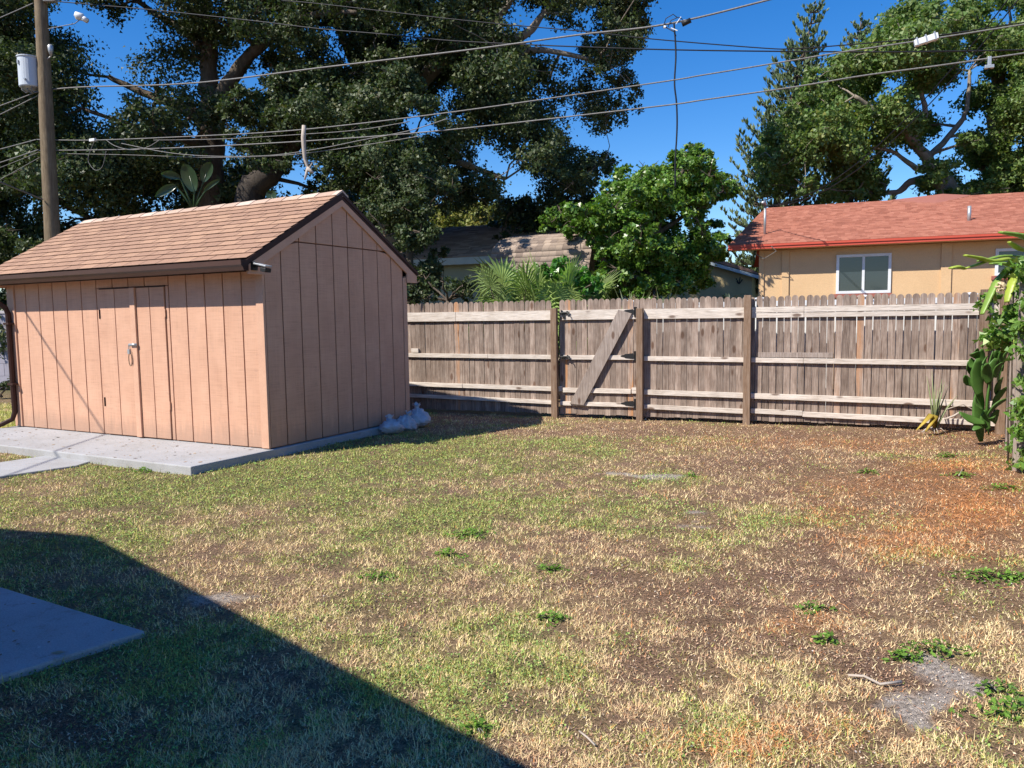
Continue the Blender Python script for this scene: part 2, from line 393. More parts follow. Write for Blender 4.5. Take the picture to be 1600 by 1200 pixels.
def ground_mesh(name, xs, ys, zoff, mat, color=True):
    X, Y = np.meshgrid(xs, ys); Z = gz(X, Y) + zoff
    nx, ny = len(xs), len(ys)
    V = np.stack([X, Y, Z], -1).reshape(-1, 3)
    i = np.arange(nx*ny).reshape(ny, nx)
    F = np.stack([i[:-1,:-1], i[:-1,1:], i[1:,1:], i[1:,:-1]], -1).reshape(-1, 4)
    return V, F
def quick(name, V, F, mat, tint=None, smooth=True):
    me = bpy.data.meshes.new(name); k = F.shape[1]
    me.vertices.add(len(V)); me.vertices.foreach_set('co', V.astype(np.float32).ravel())
    me.loops.add(F.size); me.loops.foreach_set('vertex_index', F.astype(np.int32).ravel())
    me.polygons.add(len(F)); me.polygons.foreach_set('loop_start', np.arange(0, F.size, k, dtype=np.int32))
    me.polygons.foreach_set('loop_total', np.full(len(F), k, np.int32))
    me.update(calc_edges=True)
    if smooth: me.shade_smooth()
    if tint is not None:
        ca = me.color_attributes.new('tint', 'FLOAT_COLOR', 'POINT')
        c = np.ones((len(V), 4), np.float32); c[:, :3] = tint; ca.data.foreach_set('color', c.ravel())
    me.materials.append(mat)
    return me
gm, t, b = nt('lawn soil')
a_ = t.nodes.new('ShaderNodeAttribute'); a_.attribute_name = 'tint'
tc = t.nodes.new('ShaderNodeTexCoord')
n1 = noise(t, tc.outputs['Object'], 40, 8, .75); n2 = noise(t, tc.outputs['Object'], 160, 4, .7)
col = mixc(t, .85, a_.outputs['Color'], ramp(t, n1, [(.32,(.25,.23,.22)),(.5,(1,1,1)),(.68,(1.8,1.75,1.7))]), 'MULTIPLY')
col = mixc(t, .8, col, ramp(t, n2, [(.3,(.45,.43,.42)),(.5,(1,1,1)),(.7,(1.6,1.55,1.5))]), 'MULTIPLY')
t.links.new(col, b.inputs['Base Color']); b.inputs['Roughness'].default_value = .95; b.inputs['Specular IOR Level'].default_value = .1
hsum = mth(t, 'ADD', mth(t, 'MULTIPLY', n1, .7), mth(t, 'MULTIPLY', n2, .35)); bump(t, b, hsum, 1.0, .045)
def soilcol(x, y):
    g, d, s, o, w = maps(x, y)
    dark = np.array([.075,.046,.033]); brown = np.array([.175,.115,.078]); sand = np.array([.60,.53,.46]); orange = np.array([.30,.125,.045])
    straw = np.array([.24,.175,.085]); green = np.array([.085,.10,.030])
    e = lambda q: q[..., None]
    f = fbm(x, y, 2.6, 71)
    c = brown * (1 - e(f)) * 1.0 + (dark*.6 + brown*.4) * e(f)
    c = c * (1 - e(d)*.35) + dark * e(d) * .35
    c = c * (1 - e(w)*.3) + straw * e(w) * .3
    c = c * (1 - e(g)*.55*(1-e(d))) + green * e(g) * .55*(1-e(d))
    c = c * (1 - e(o)*.6) + orange * e(o) * .6
    c = c * 2.15
    c = c * (1 - e(s)*.85) + sand * e(s) * .85
    return c
def gaxis(lo, hi, flo, fhi, fine, ratio=1.35):
    a = list(np.arange(flo, fhi, fine)); s = fine; q = flo
    L = []; 
    while q > lo: s *= ratio; q -= s; L.append(q)
    s = fine; q = a[-1]; R_ = []
    while q < hi: s *= ratio; q += s; R_.append(q)
    return np.array(L[::-1] + a + R_)
gx = gaxis(-900, 900, -8.5, 8.5, .04); gy = gaxis(-900, 1500, 1.8, 14.5, .04)
V, F = ground_mesh('ground', gx, gy, 0, gm)
tint = soilcol(V[:,0], V[:,1])
far = np.clip((np.abs(V[:,0]) - 12) / 4, 0, 1) + np.clip((V[:,1] - 18) / 3, 0, 1); far = np.clip(far, 0, 1)[:, None]
tint = tint * (1 - far) + np.array([.075,.085,.035]) * far
ground = link('ground', quick('ground', V, F, gm, tint), kind='structure')

# ------------------------------------------------------------------ SHED
YAW = -math.atan2(.47, .883)
SO = np.array([-2.856, 8.897, .1]); SX = np.array([.883, -.47, 0]); SX /= np.linalg.norm(SX); SY = np.array([.47, .883, 0]); SY /= np.linalg.norm(SY)
def sh(x, y, z=0): return SO + SX*x + SY*y + np.array([0,0,z])
L_, W_, HW, HR = 5.056, 2.779, 2.139, 3.146
SL = (HR - 2.20) / (W_/2 + .25)
roofz = lambda y: HR - SL * abs(y - W_/2)
TH = .10
# slab
slab = MB(); slab.prism([(-5.7,-1.12),(.03,-1.12),(.05,-.02),(.10,W_+.12),(-5.12,W_+.12),(-5.12,-.36),(-5.7,-.44)], .17, 'z', -.17)
so_ = slab.obj('shed_slab', CONC, bevel=.012, kind='structure'); so_.location = tuple(SO); so_.rotation_euler = (0,0,YAW)
so_.name = 'concrete_pad'
# the slab under lawn at left: cover strip left open by an inset (grass shows between pad and path)
pth = MB()
pp = [onz(*q, .03) for q in [(-400,800),(-400,742),(0,722),(70,712),(138,715),(142,720),(120,727),(0,744)]]
pth.prism([(q[0], q[1]) for q in pp], .10, 'z', -.07)
pth.obj('path', CONC, bevel=.01, kind='structure')
fs = MB(); pp = [(-1.89,3.79),(-3.1,4.50),(-5.2,5.75),(-6.6,3.4),(-3.9,.8),(-2.33,3.33)]
pp = [(-1.89,3.80),(-3.1,4.50),(-6.2,6.30),(-7.6,3.9),(-3.9,1.0),(-2.33,3.28)]
fs.prism(pp, .12, 'z', -.085)
fs.obj('patio', CONC, bevel=.012, kind='structure')

shed = thing('garden_shed', 'pink wooden garden shed with tan shingled gable roof and double doors', 'shed', SO, YAW)
core = MB(); core.box(-L_+.02, -.02, .02, W_-.02, .0, HW)
core.prism([(.02,HW),(W_-.02,HW),(W_-.02,roofz(W_)-TH-.02),(W_/2,HR-TH-.02),(.02,roofz(0)-TH-.02)], L_-.04, 'x', -L_+.02)
core.obj('wall', DBACK, shed)
GR = .009
def board(x0, x1, z0, z1, name='siding_board', y0=0.0, y1=.018):
    b_ = MB(); b_.box(x0+GR, x1-GR, y0, y1, z0, z1); return b_.obj(name, PINK, shed, bevel=.0025)
gL = [-4.90,-4.64,-4.32,-4.0,-3.68,-3.355,-3.03]
topz = roofz(0) - TH - .0
tz = 2.10
for x0, x1 in zip(gL[:-1], gL[1:]): board(x0, x1, .015, tz)
board(gL[-1], -2.955, .015, 1.955)
gR = [-1.60,-1.28,-.955,-.645,-.335,-.095]
for x0, x1 in zip(gR[:-1], gR[1:]): board(x0, x1, .015, tz)
board(-1.668, -1.60, .015, 1.955)
for x0, x1 in zip([-3.03,-2.69,-2.37,-2.05,], [-2.69,-2.37,-2.05,-1.60]): board(x0, x1, 1.965, tz)
# corner boards
cb = MB(); cb.box(-.093, .022, -.018, .016, .012, tz-.003); cb.obj('corner_board', PINKT, shed, bevel=.003)
cb = MB(); cb.box(-L_-.02, -4.905, -.018, .016, .012, tz-.003); cb.obj('corner_board', PINKT, shed, bevel=.003)
# doors
def door(x0, x1, xs):
    e = [x0] + xs + [x1]
    d = MB(); d.box(x0+.006, x1-.006, .0035, .02, .02, 1.945); o = d.obj('door', DBACK, shed)
    for a0, a1 in zip(e[:-1], e[1:]):
        q = MB(); q.box(a0+.007, a1-.007, -.014, .003, .02, 1.945); q.obj('door_board', PINK, o, bevel=.002)
    return o
dl = door(-2.955, -2.315, [-2.64]); dr = door(-2.205, -1.668, [-1.95])
q = MB(); q.box(-2.31, -2.212, -.038, .012, .015, 1.95); q.obj('astragal', PINKT, shed, bevel=.003)
q = MB(); q.box(-2.9615, -1.662, -.006, .012, 1.948, 1.962); q.obj('door_gap_trim', BROWN, shed)
for zz in (.45, 1.62):
    q = MB(); q.box(-2.965, -2.945, -.022, -.008, zz-.06, zz+.06); q.tube([(-2.955,-.024,zz-.06),(-2.955,-.024,zz+.06)], .006, 6); q.obj('hinge', BROWN, dl)
for zz in (.45, 1.62):
    q = MB(); q.box(-1.675, -1.658, -.022, -.008, zz-.05, zz+.05); q.obj('hinge', PINKT, dr)
# hasp + padlock
q = MB(); q.box(-2.345, -2.20, -.050, -.039, 1.20, 1.235); q.tube([(-2.345,-.045,1.2175),(-2.21,-.045,1.2175)], .02, 10); q.obj('hasp', GALV, shed, smooth=True)
lk = MB(); lk.box(-2.36, -2.32, -.07, -.04, 1.10, 1.16)
lk.tube([(-2.355,-.055,1.16),(-2.355,-.055,1.20),(-2.34,-.055,1.215),(-2.325,-.055,1.20),(-2.325,-.055,1.16)], .005, 6)
lko = lk.obj('padlock', GALV, shed, bevel=.004)
rp = MB(); pts = []
for i in range(17):
    an = 2*math.pi*i/16; pts.append((-2.335+.032*math.cos(an), -.05, 1.03+.085*math.sin(an)))
rp.tube(pts, .006, 6); rp.obj('cord_loop', POSTM, shed, smooth=True)
# gable siding (right end) : strips in local x = 0 plane
gg = [.0,.30,.615,.915,1.215,1.505,1.80,2.10,2.415,2.70]
gg = [.018,.29,.60,.90,1.21,1.50,1.81,2.12,2.43,2.70]
def gz_under(y): return roofz(y) - TH - .04
def gstrip(y0, y1, z0, z1f, x0=.0, name='siding_board'):
    a0, a1 = y0+GR, y1-GR; m_ = W_/2
    poly = [(a0, z0), (a1, z0), (a1, min(gz_under(a1), z1f))]
    if a0 < m_ < a1 and z1f > 3: poly.append((m_, gz_under(m_)))
    poly.append((a0, min(gz_under(a0), z1f)))
    b_ = MB(); b_.prism(poly, .018, 'x', x0); return b_.obj(name, PINK, shed, bevel=.0025)
for y0, y1 in zip(gg[:-1], gg[1:]):
    gstrip(y0, y1, .015, 2.438)
    if gz_under(min(max((y0+y1)/2, 0), W_)) > 2.46:
        a0, a1 = y0+GR, y1-GR
        # upper sheet, clipped to z > 2.452
        pts = [(a0, 2.452)] if gz_under(a0) > 2.452 else []
        ys = [a0, a1, W_/2] ; 
        yl = a0 if gz_under(a0) > 2.452 else a0 + (2.452 - gz_under(a0)) / SL
        yr = a1 if gz_under(a1) > 2.452 else a1 - (2.452 - gz_under(a1)) / SL
        poly = [(yl, 2.452), (yr, 2.452)]
        if gz_under(yr) > 2.456: poly.append((yr, gz_under(yr)))
        if yl < W_/2 < yr: poly.append((W_/2, gz_under(W_/2)))
        if gz_under(yl) > 2.456: poly.append((yl, gz_under(yl)))
        if len(poly) > 2:
            b_ = MB(); b_.prism(poly, .018, 'x', .002); b_.obj('siding_board', PINK, shed, bevel=.002)
cb = MB(); cb.box(.0, .022, 2.705, W_+.018, .012, tz-.003); cb.obj('corner_board', PINKT, shed, bevel=.003)
# other two sides plain
cb = MB(); cb.box(-L_-.018, -L_+.0, .0, W_, .012, 2.1)
cb.prism([(.0,2.1),(W_,2.1),(W_/2,HR-TH-.04)], .018, 'x', -L_-.018); cb.box(-L_, 0, W_, W_+.018, .012, tz); cb.obj('rear_wall', PINK, shed)
# rake trims (both gables)
for xo, w in ((.0225, .024), (-L_-.045, .024)):
    for sgn in (-1, 1):
        ye = -.245 if sgn < 0 else W_+.245
        m_ = W_/2
        poly = [(m_, HR-TH+.055), (ye, roofz(ye)-TH+.055), (ye, roofz(ye)-TH-.07), (ye - sgn*.0, roofz(ye)-TH-.075), (0-.0 if sgn<0 else W_, roofz(ye)-TH-.075), (0 if sgn<0 else W_, roofz(0)-TH-.085), (m_, HR-TH-.085)]
        r_ = MB(); r_.prism(poly, w, 'x', xo); r_.obj('rake_board', PINKT, shed, bevel=.002)
# fascia + soffit
for sgn in (-1, 1):
    y0, y1 = (-.245, -.222) if sgn < 0 else (W_+.222, W_+.245)
    f_ = MB(); f_.box(-L_-.02, .022, y0, y1, roofz(-.245)-.02-.13, roofz(-.245)-.022); f_.obj('fascia', BROWN if sgn < 0 else PINKT, shed)
    s_ = MB(); yy = (-.221, -.001) if sgn < 0 else (W_+.001, W_+.221)
    s_.box(-L_-.018, .020, yy[0], yy[1], 2.103, 2.118); s_.obj('soffit', PINKT, shed)
# gutter (K profile) + downspout
gt = MB()
prof = [(-.250,2.178),(-.250,2.065),(-.315,2.065),(-.335,2.105),(-.352,2.125),(-.358,2.178),(-.346,2.178),(-.342,2.130),(-.326,2.108),(-.309,2.073),(-.256,2.073),(-.256,2.178)]
gt.prism(prof, L_+.36, 'x', -L_-.30)
ge = MB(); ge.prism([(-.250,2.18),(-.250,2.06),(-.315,2.06),(-.335,2.105),(-.355,2.125),(-.36,2.18)], .004, 'x', .0605)
gto = gt.obj('gutter', simple('brown gutter paint', (.085,.042,.032), (.07,.035,.028), 3, .38, .04, spec=.45), shed); ge.obj('gutter_end_cap', BROWN, gto)
ds = MB(); ds.tube([(-L_-.10,-.30,2.07),(-L_-.10,-.29,1.96),(-L_-.02,-.19,1.86),(-L_+.055,-.085,1.74),(-L_+.06,-.06,1.66),(-L_+.06,-.06,.22),(-L_+.04,-.09,.12),(-L_-.06,-.19,.05),(-L_-.12,-.25,.02)], .040, 8, flat=.8)
ds.obj('downspout', BROWN, shed, bevel=.0)
for zz in (.62, 1.5):
    q = MB(); q.box(-L_+.0, -L_+.13, -.105, -.021, zz, zz+.03); q.obj('downspout_strap', BROWN, shed)
# roof decks
yR = W_/2
def roofpt(x, d, sgn, up=0.0):  # d distance down the slope from the ridge
    c = 1 / math.sqrt(1 + SL*SL); s_ = SL * c
    return (x, yR + sgn * (d*c + up*s_), HR - d*s_ + up*c)
SLEN = math.hypot(1, SL) * (W_/2 + .25)
roof = None
rm = MB()
x0r, x1r = -L_-.23, .05
ca = 1 / math.sqrt(1 + SL*SL)
dk = MB()
dk.prism([(yR, HR-.012), (-.245, roofz(-.245)-.012), (-.245, roofz(-.245)-TH*.75), (yR, HR-TH-.0), (W_+.245, roofz(-.245)-TH*.75), (W_+.245, roofz(-.245)-.012)], x1r-x0r, 'x', x0r)
roof = dk.obj('roof', BROWN, shed)
# drip edge
for xo in (x1r+.001, x0r-.011):
    q = MB(); q.prism([(yR, HR-.004),(-.262, roofz(-.262)-.004),(-.262, roofz(-.262)-.05),(yR, HR-.055),(W_+.262, roofz(-.262)-.05),(W_+.262, roofz(-.262)-.004)], .010, 'x', xo); q.obj('drip_edge', BROWN, roof)
NR, TW = 14, .305
EXP = SLEN / NR
def tabmesh(w):
    m_ = MB(); a = .006
    # local: x along ridge, y down slope, z up
    vs = [(.005,0,.001),(w-.005,0,.001),(w-.005,EXP+.006,a+.006),(.005,EXP+.006,a+.006)]
    lo = [(x, y, z-.004) for x, y, z in vs]
    m_.add(vs+lo, [(0,1,2,3),(7,6,5,4),(0,4,5,1),(1,5,6,2),(2,6,7,3),(3,7,4,0)])
    me = m_.mesh('shingle'); me.materials.append(SHING); return me
full = tabmesh(TW); cache = {}
ang = math.atan(SL)
def placetab(x, d, w, sgn=-1):
    k = round(w, 2)
    if k not in cache: cache[k] = full if abs(w-TW) < .006 else tabmesh(w)
    o = link('shingle', cache[k], None, roof)
    o.location = roofpt(x if sgn < 0 else x + w, d, sgn, .001 + .002*random.random())
    # x along ridge; y down slope (towards -y of shed)
    if sgn < 0: o.rotation_euler = (ang, 0, 0); 
    return o
# orientation matrix for down-slope tabs
def tabrot(o):
    c, s_ = ca, SL*ca
    X_ = Vector((1,0,0)); Y_ = Vector((0,-c,-s_)); Z_ = Vector((0,-s_,c))
    o.rotation_mode = 'QUATERNION'
    # left handed set would mirror; flip x
    M3 = Matrix(((-1,0,0),(0,-c,-s_),(0,-s_,c))).transposed()
    o.rotation_quaternion = M3.to_quaternion()
for r_i in range(NR):
    off = [0, .5, .17, .67, .33, .83][r_i % 6] * TW
    x = x0r - off
    while x < x1r + .008:
        a0, a1 = max(x, x0r-.008), min(x+TW, x1r+.010)
        if a1 - a0 > .03:
            o = placetab(a0, r_i*EXP, a1-a0); tabrot(o)
            loc = list(roofpt(a1, r_i*EXP, -1, .001 + .0025*random.random())); o.location = loc
        x += TW
# back slope as one part, ridge caps each a part
bk = MB()
for r_i in range(NR):
    x = x0r - (r_i % 2) * TW / 2
    while x < x1r:
        a0, a1 = max(x, x0r), min(x+TW, x1r)
        if a1 - a0 > .03:
            p = [roofpt(a0+.003, r_i*EXP, 1, .001), roofpt(a1-.003, r_i*EXP, 1, .001), roofpt(a1-.003, (r_i+1)*EXP+.012, 1, .01), roofpt(a0+.003, (r_i+1)*EXP+.012, 1, .01)]
            lo = [(a, b2, c-.006) for a, b2, c in p]
            bk.add(p+lo, [(0,1,2,3),(7,6,5,4),(0,4,5,1),(1,5,6,2),(2,6,7,3),(3,7,4,0)])
        x += TW
bk.obj('back_shingles', SHING, roof, kind='stuff')
CAPM = shingle_mat('pale ridge cap shingle', (.42,.29,.22), (.50,.37,.29), (.56,.44,.36))
capm = MB(); c, s_ = ca, SL*ca
wv = .13
capm.add([(0,-wv*c,-wv*s_+.012),(0,0,.014),(0,wv*c,-wv*s_+.012),(.32,-wv*c,-wv*s_+.020),(.32,0,.024),(.32,wv*c,-wv*s_+.020),
          (0,-wv*c,-wv*s_+.004),(0,wv*c,-wv*s_+.004),(.32,-wv*c,-wv*s_+.004),(.32,wv*c,-wv*s_+.004)],
         [(0,1,4,3),(1,2,5,4),(3,4,5,9,8),(0,3,8,6),(2,7,9,5),(0,6,7,2,1)])
cme = capm.mesh('ridge_cap'); cme.materials.append(CAPM)
x = x0r
while x < x1r - .02:
    o = link('ridge_cap', cme, None, roof); o.location = (min(x, x1r-.31), yR, HR); x += .29
# solar light on the front corner of the gable
sl_ = thing('solar_light', 'small grey solar spotlight clipped on the shed eave corner', 'light', sh(.10, -.16, 2.03), YAW)
q = MB(); q.box(-.03,.16,-.05,.05,.10,.118, Matrix.Rotation(math.radians(12),4,'Y')); q.obj('panel', GALV, sl_, bevel=.004)
q = MB(); q.box(.08,.16,-.045,.045,.04,.085, Matrix.Rotation(math.radians(12),4,'Y')); q.obj('lamp_head', BLACK, sl_, bevel=.006)
q = MB(); q.tube([(-.045,0,.08),(.03,0,.09),(.09,0,.075)], .014, 8); q.box(-.055,-.03,-.04,.04,.04,.13); q.obj('bracket', BLACK, sl_)

# sandbags
def sandbag(label, cx, cy, r, h, tilt, az, seed):
    rr = random.Random(seed); bm = bmesh.new(); bmesh.ops.create_icosphere(bm, subdivisions=4, radius=1.0)
    for v in bm.verts:
        n = v.co.normalized(); th = math.atan2(n.y, n.x)
        f = 1 + .07*math.sin(th*5+seed) + .05*math.sin(th*9+n.z*4+seed*2)
        z = n.z; rad = (1 - max(0, z)**3*.55)
        w = r * f * (.9 + .25*(1-abs(z))) 
        v.co = Vector((n.x*w*rad, n.y*w*rad, (z if z > 0 else z*.55)*h*.5 + .03*math.sin(th*7+seed)*max(0,z)*r*4))
        v.co.z = max(v.co.z, -.22*h)
        v.co += n * (.010*math.sin(th*13+n.z*17) + .012*math.sin(n.z*23+th*3+seed) + .010*math.sin(n.x*19+n.y*11+seed*3)*math.sin(n.z*13))*(1 if z > -.5 else .3)
    me = bpy.data.meshes.new('bag_body'); bm.to_mesh(me); bm.free(); me.shade_smooth()
    t_ = thing('sandbag', label, 'sandbag', (cx, cy, .20*h), 0, 'white sandbags beside the shed'); t_.rotation_euler = (tilt, 0, az)
    link('bag_body', me, BAG, t_)
    k = MB(); pts = [(0,0,h*.40),(0,.01,h*.50),(.01,.02,h*.56)]; 
    n = 14
    rings = [(.30*r,h*.38),(.16*r,h*.47),(.22*r,h*.55),(.36*r,h*.66)]
    base = []
    for j, (ra, z) in enumerate(rings):
        for i in range(n):
            an = 2*math.pi*i/n; q_ = ra*(1 + (.25*math.sin(an*5+seed) if j == 3 else .1*math.sin(an*4)))
            base.append((q_*math.cos(an)+.02*j*r, q_*math.sin(an), z + (.07*h*math.sin(an*3+seed) if j == 3 else 0)))
    fs_ = [(j*n+i, j*n+(i+1)%n, (j+1)*n+(i+1)%n, (j+1)*n+i) for j in range(3) for i in range(n)]
    k.add(base, fs_); k.obj('tied_neck', BAG, t_, smooth=True)
P = onz(606, 680); sandbag('nearest plump white sandbag beside the shed slab edge', P[0]+.02, P[1]+.12, .155, .30, -.35, .4, 1)
P = onz(632, 672); sandbag('middle white sandbag squeezed between the other two bags', P[0], P[1]+.10, .145, .30, .3, 1.4, 2)
P = onz(650, 671); sandbag('farthest white sandbag standing at the rear shed corner', P[0]-.02, P[1]+.42, .17, .38, -.05, 2.2, 3)

# ------------------------------------------------------------------ FENCE
KF = 1.031
F0 = np.array([0, 12.836, -.05]); FD = np.array([.934, -.358, 0]); FD /= np.linalg.norm(FD); FN = np.array([.358, .934, 0]); FN /= np.linalg.norm(FN)
FYAW = math.atan2(FD[1], FD[0])
fence = thing('wooden_fence', 'weathered brown picket privacy fence with bleached rails along the yard', 'fence', F0, FYAW); fence.scale = (1, 1, KF)
def tpx(px, py=560): return float((onplane(px, py, F0, FN) - F0) @ FD)
def lerpz(t, a, b): return a + (b-a) * (t + .77) / 5.62
PW = .0885
def picketmesh(w, h):
    m_ = MB(); r = w*.5
    poly = [(-w/2, 0), (w/2, 0), (w/2, h-.045)] + [(r*math.cos(a), h-.045+.045*math.sin(a)) for a in [math.pi*k/8 for k in range(1, 8)]] + [(-w/2, h-.045)]
    m_.prism(poly, .016, 'y', 0.0); me = m_.mesh('picket'); me.materials.append(PICK); return me
pm = [picketmesh(PW, 1.80), picketmesh(PW-.003, 1.795), picketmesh(PW+.002, 1.805)]
PM_A, PM_B = 0.678, 2.05      # gate opening
def pickets(t0, t1, pitch, parent, zl=0.055, y=0.0):
    x = t0 + PW/2
    while x < t1:
        o = link('picket', random.choice(pm), None, parent)
        o.location = (x + random.uniform(-.002,.002), y + random.uniform(0,.003), zl + random.uniform(-.008,.008) - .004*max(0, x-3))
        o.rotation_euler = (random.uniform(-.003,.003), random.uniform(-.005,.005), random.uniform(-.02,.02))
        x += pitch
pickets(-5.4, .74, .0925, fence, .06)
pickets(2.06, 3.66, .0915, fence)
pickets(3.70, 7.12, .0985, fence)
for (pa, pt) in [(868.9,1.73),(1001.5,1.705),(1168,1.865),(1533.5,1.87)]:
    t_ = tpx(pa); w = .10
    q = MB(); q.box(t_-w/2, t_+w/2, -.135, -.042, -.05, pt); q.obj('post', POSTM, fence, bevel=.004)
for t_ in (-2.5, -4.6):
    q = MB(); q.box(t_-.05, t_+.05, -.135, -.042, -.05, 1.73); q.obj('post', POSTM, fence, bevel=.004)
RZ = [((1.548,1.700),(1.54,1.69)), ((.94,1.008),(.89,.96)), ((.44,.51),(.36,.44)), ((.24,.30),(.126,.197))]
def rail(t0, t1, k, parent=fence, y0=-.040, dz=0.0, split=None, name='rail', mat=None, zlo=None, zhi=None):
    m_ = MB(); vs = []
    for t_ in (t0, t1):
        lo = lerpz(t_, RZ[k][0][0], RZ[k][1][0]) if zlo is None else zlo
        hi = lerpz(t_, RZ[k][0][1], RZ[k][1][1]) if zhi is None else zhi
        for y in (y0, -.002):
            for z in (lo+dz, hi+dz): vs.append((t_, y, z))
    m_.add(vs, [(0,1,3,2),(4,6,7,5),(0,4,5,1),(2,3,7,6),(1,5,7,3),(0,2,6,4)])
    return m_.obj(name, mat or RAIL, parent, bevel=.003)
g0, g1, g2, g3 = tpx(868.9)+.052, tpx(1001.5), tpx(1168), tpx(1533.5)
gA = g0-.052
# left run
rail(-5.4, -1.0, 0); rail(-.995, gA-.055, 0)
rail(-5.4, -.42, 1); rail(-.415, gA-.055, 1)
rail(-5.4, -.9, 2, y0=-.046); rail(-.895, gA-.055, 2)
rail(-5.4, -.39, 3); rail(-.385, gA-.055, 3, y0=-.045)
# run between gate and third post
for k in range(4): rail(g1+.055, g2-.055, k, y0=-.04-.003*k)
# right run, doubled top rail
tm = tpx(1255)
for a0, a1, sp_ in ((g2+.055, tm-.002, .40), (tm+.002, g3-.055, .47)):
    rail(a0, a1, 0, zlo=1.54, zhi=1.61); rail(a0, a1, 0, y0=-.046, zlo=1.614, zhi=1.692)
rail(g2+.055, tm, 1); rail(tm+.004, g3-.055, 1, y0=-.044)
rail(g2+.055, 7.0, 2, y0=-.05)
rail(g2+.055, tm, 3, dz=.012); rail(tm+.004, 7.0, 3, y0=-.047)
for k in (0, 1): rail(g3+.055, 7.05, k)
# loose board resting on the second rail and short block at the shed end
q = MB(); q.box(-.515, .515, -.03, -.003, 0, .072)
o = q.obj('loose_board', BRACE, None, bevel=.002); tag(o, 'loose grey board resting on the second rail of the right fence run', 'board')
o.location = tuple(F0 + FD*((tpx(1183,553)+tpx(1303,553))/2) + FN*(-.003) + np.array([0,0,1.003])); o.rotation_euler = (0, .004, FYAW)
q = MB(); q.box(-.07, .07, -.042, -.002, 0, .075)
o = q.obj('wood_block', RAIL, None, bevel=.003); tag(o, 'short pale wood block on the fence rail beside the shed corner', 'block')
o.location = tuple(F0 + FD*(-1.80) + np.array([0,0,1.055])); o.rotation_euler = (0, 0, FYAW)
# right end: dark 2nd post + corner
q = MB(); q.box(7.0, 7.10, -.135, -.042, -.05, 1.85); q.obj('post', POSTM, fence, bevel=.004)

# gate
gate = thing('wooden_gate', 'picket gate in the fence with diagonal brace board and black hinges', 'gate', F0 + FD*g0, FYAW); gate.scale = (1, 1, KF)
GW = (g1-.055) - g0
x = .012+PW/2
while x < GW-.02:
    o = link('picket', random.choice(pm), None, gate); o.location = (x, random.uniform(0,.003), .06+random.uniform(-.008,.008)); o.rotation_euler = (0, random.uniform(-.004,.004), random.uniform(-.02,.02)); x += .0935
def grail(x0, x1, k, dz=0):
    a, b2 = lerpz(g0+x0, RZ[k][0][0], RZ[k][1][0]), lerpz(g0+x0, RZ[k][0][1], RZ[k][1][1])
    q = MB(); q.box(x0, x1, -.040, -.002, a+dz, b2+dz); return q.obj('rail', RAIL, gate, bevel=.003)
grail(.04, GW-.01, 0); grail(.04, GW-.01, 1); grail(.07, GW-.10, 2, -.012); grail(.02, GW-.01, 3, -.01)
q = MB(); q.box(GW-.085, GW-.012, -.040, -.002, .41, .50); q.obj('rail', RAIL, gate, bevel=.002)
q = MB(); q.box(.0, .055, -.040, -.002, .42, .50); q.obj('rail', RAIL, gate, bevel=.002)
# brace
def gl(px, py): P = onplane(px, py, F0 - FN*.07, FN); return float((P-F0)@FD) - g0, float(P[2]+.05)/KF
quad = [gl(890,631), gl(912,633), gl(987,490), gl(966,484)]
q = MB(); q.prism(quad, .030, 'y', -.072); q.obj('brace', BRACE, gate, bevel=.003)
def hinge(z):
    q = MB(); q.prism([(GW-.26, z-.006),(GW-.26, z+.006),(GW-.20, z+.018),(GW-.19, z+.03),(GW-.06, z+.042),(GW-.045,z+.02),(GW-.045, z-.02),(GW-.06, z-.042),(GW-.19, z-.03),(GW-.20, z-.018)], .006, 'y', -.048)
    q.box(GW-.04, GW+.002, -.050, -.043, z-.075, z+.075); q.tube([(GW-.038,-.052,z-.075),(GW-.038,-.052,z+.075)], .008, 8); q.obj('hinge', BLACK, gate)
hinge(1.655); hinge(.985); hinge(.255)
def latch(z, two):
    q = MB(); q.box(.05,.19,-.050,-.042,z-.012,z+.018); q.box(.085,.125,-.056,-.042,z-.085 if two else z-.05,z+.02)
    q.tube([(.02,-.065,z),(.20,-.065,z+.006)], .010, 8); q.tube([(.17,-.065,z),(.20,-.08,z-.03),(.21,-.08,z-.06)], .008, 6); q.box(.055,.075,-.07,-.045,z-.03,z+.045); q.box(.15,.17,-.07,-.045,z-.025,z+.03)
    q.obj('latch', BLACK, gate)
latch(1.655, True); latch(.965, False)

# right-hand side fence running towards the camera
RA = np.array([6.78, 10.45, -.04]); RB = np.array([4.87, 7.2, -.04]); RD = (RB-RA)/np.linalg.norm(RB-RA)
rf = thing('side_fence', 'grey weathered side fence smothered in vine at right edge', 'fence', RA, math.atan2(RD[1], RD[0]))
rl = np.linalg.norm(RB-RA) + 3.2
x = .05
while x < rl:
    o = link('picket', pm[0], None, rf); o.location = (x, .02, .05); x += .097
GP = BRACE
for z in (.25,.95,1.6):
    q = MB(); q.box(0, rl, .040, .078, z, z+.09); q.obj('rail', BRACE, rf)
for t_ in (.1, 1.9, 3.43, 5.4):
    q = MB(); q.box(t_-.05, t_+.05, -.09, .016, -.05, 1.98); q.obj('post', BRACE, rf, bevel=.004)

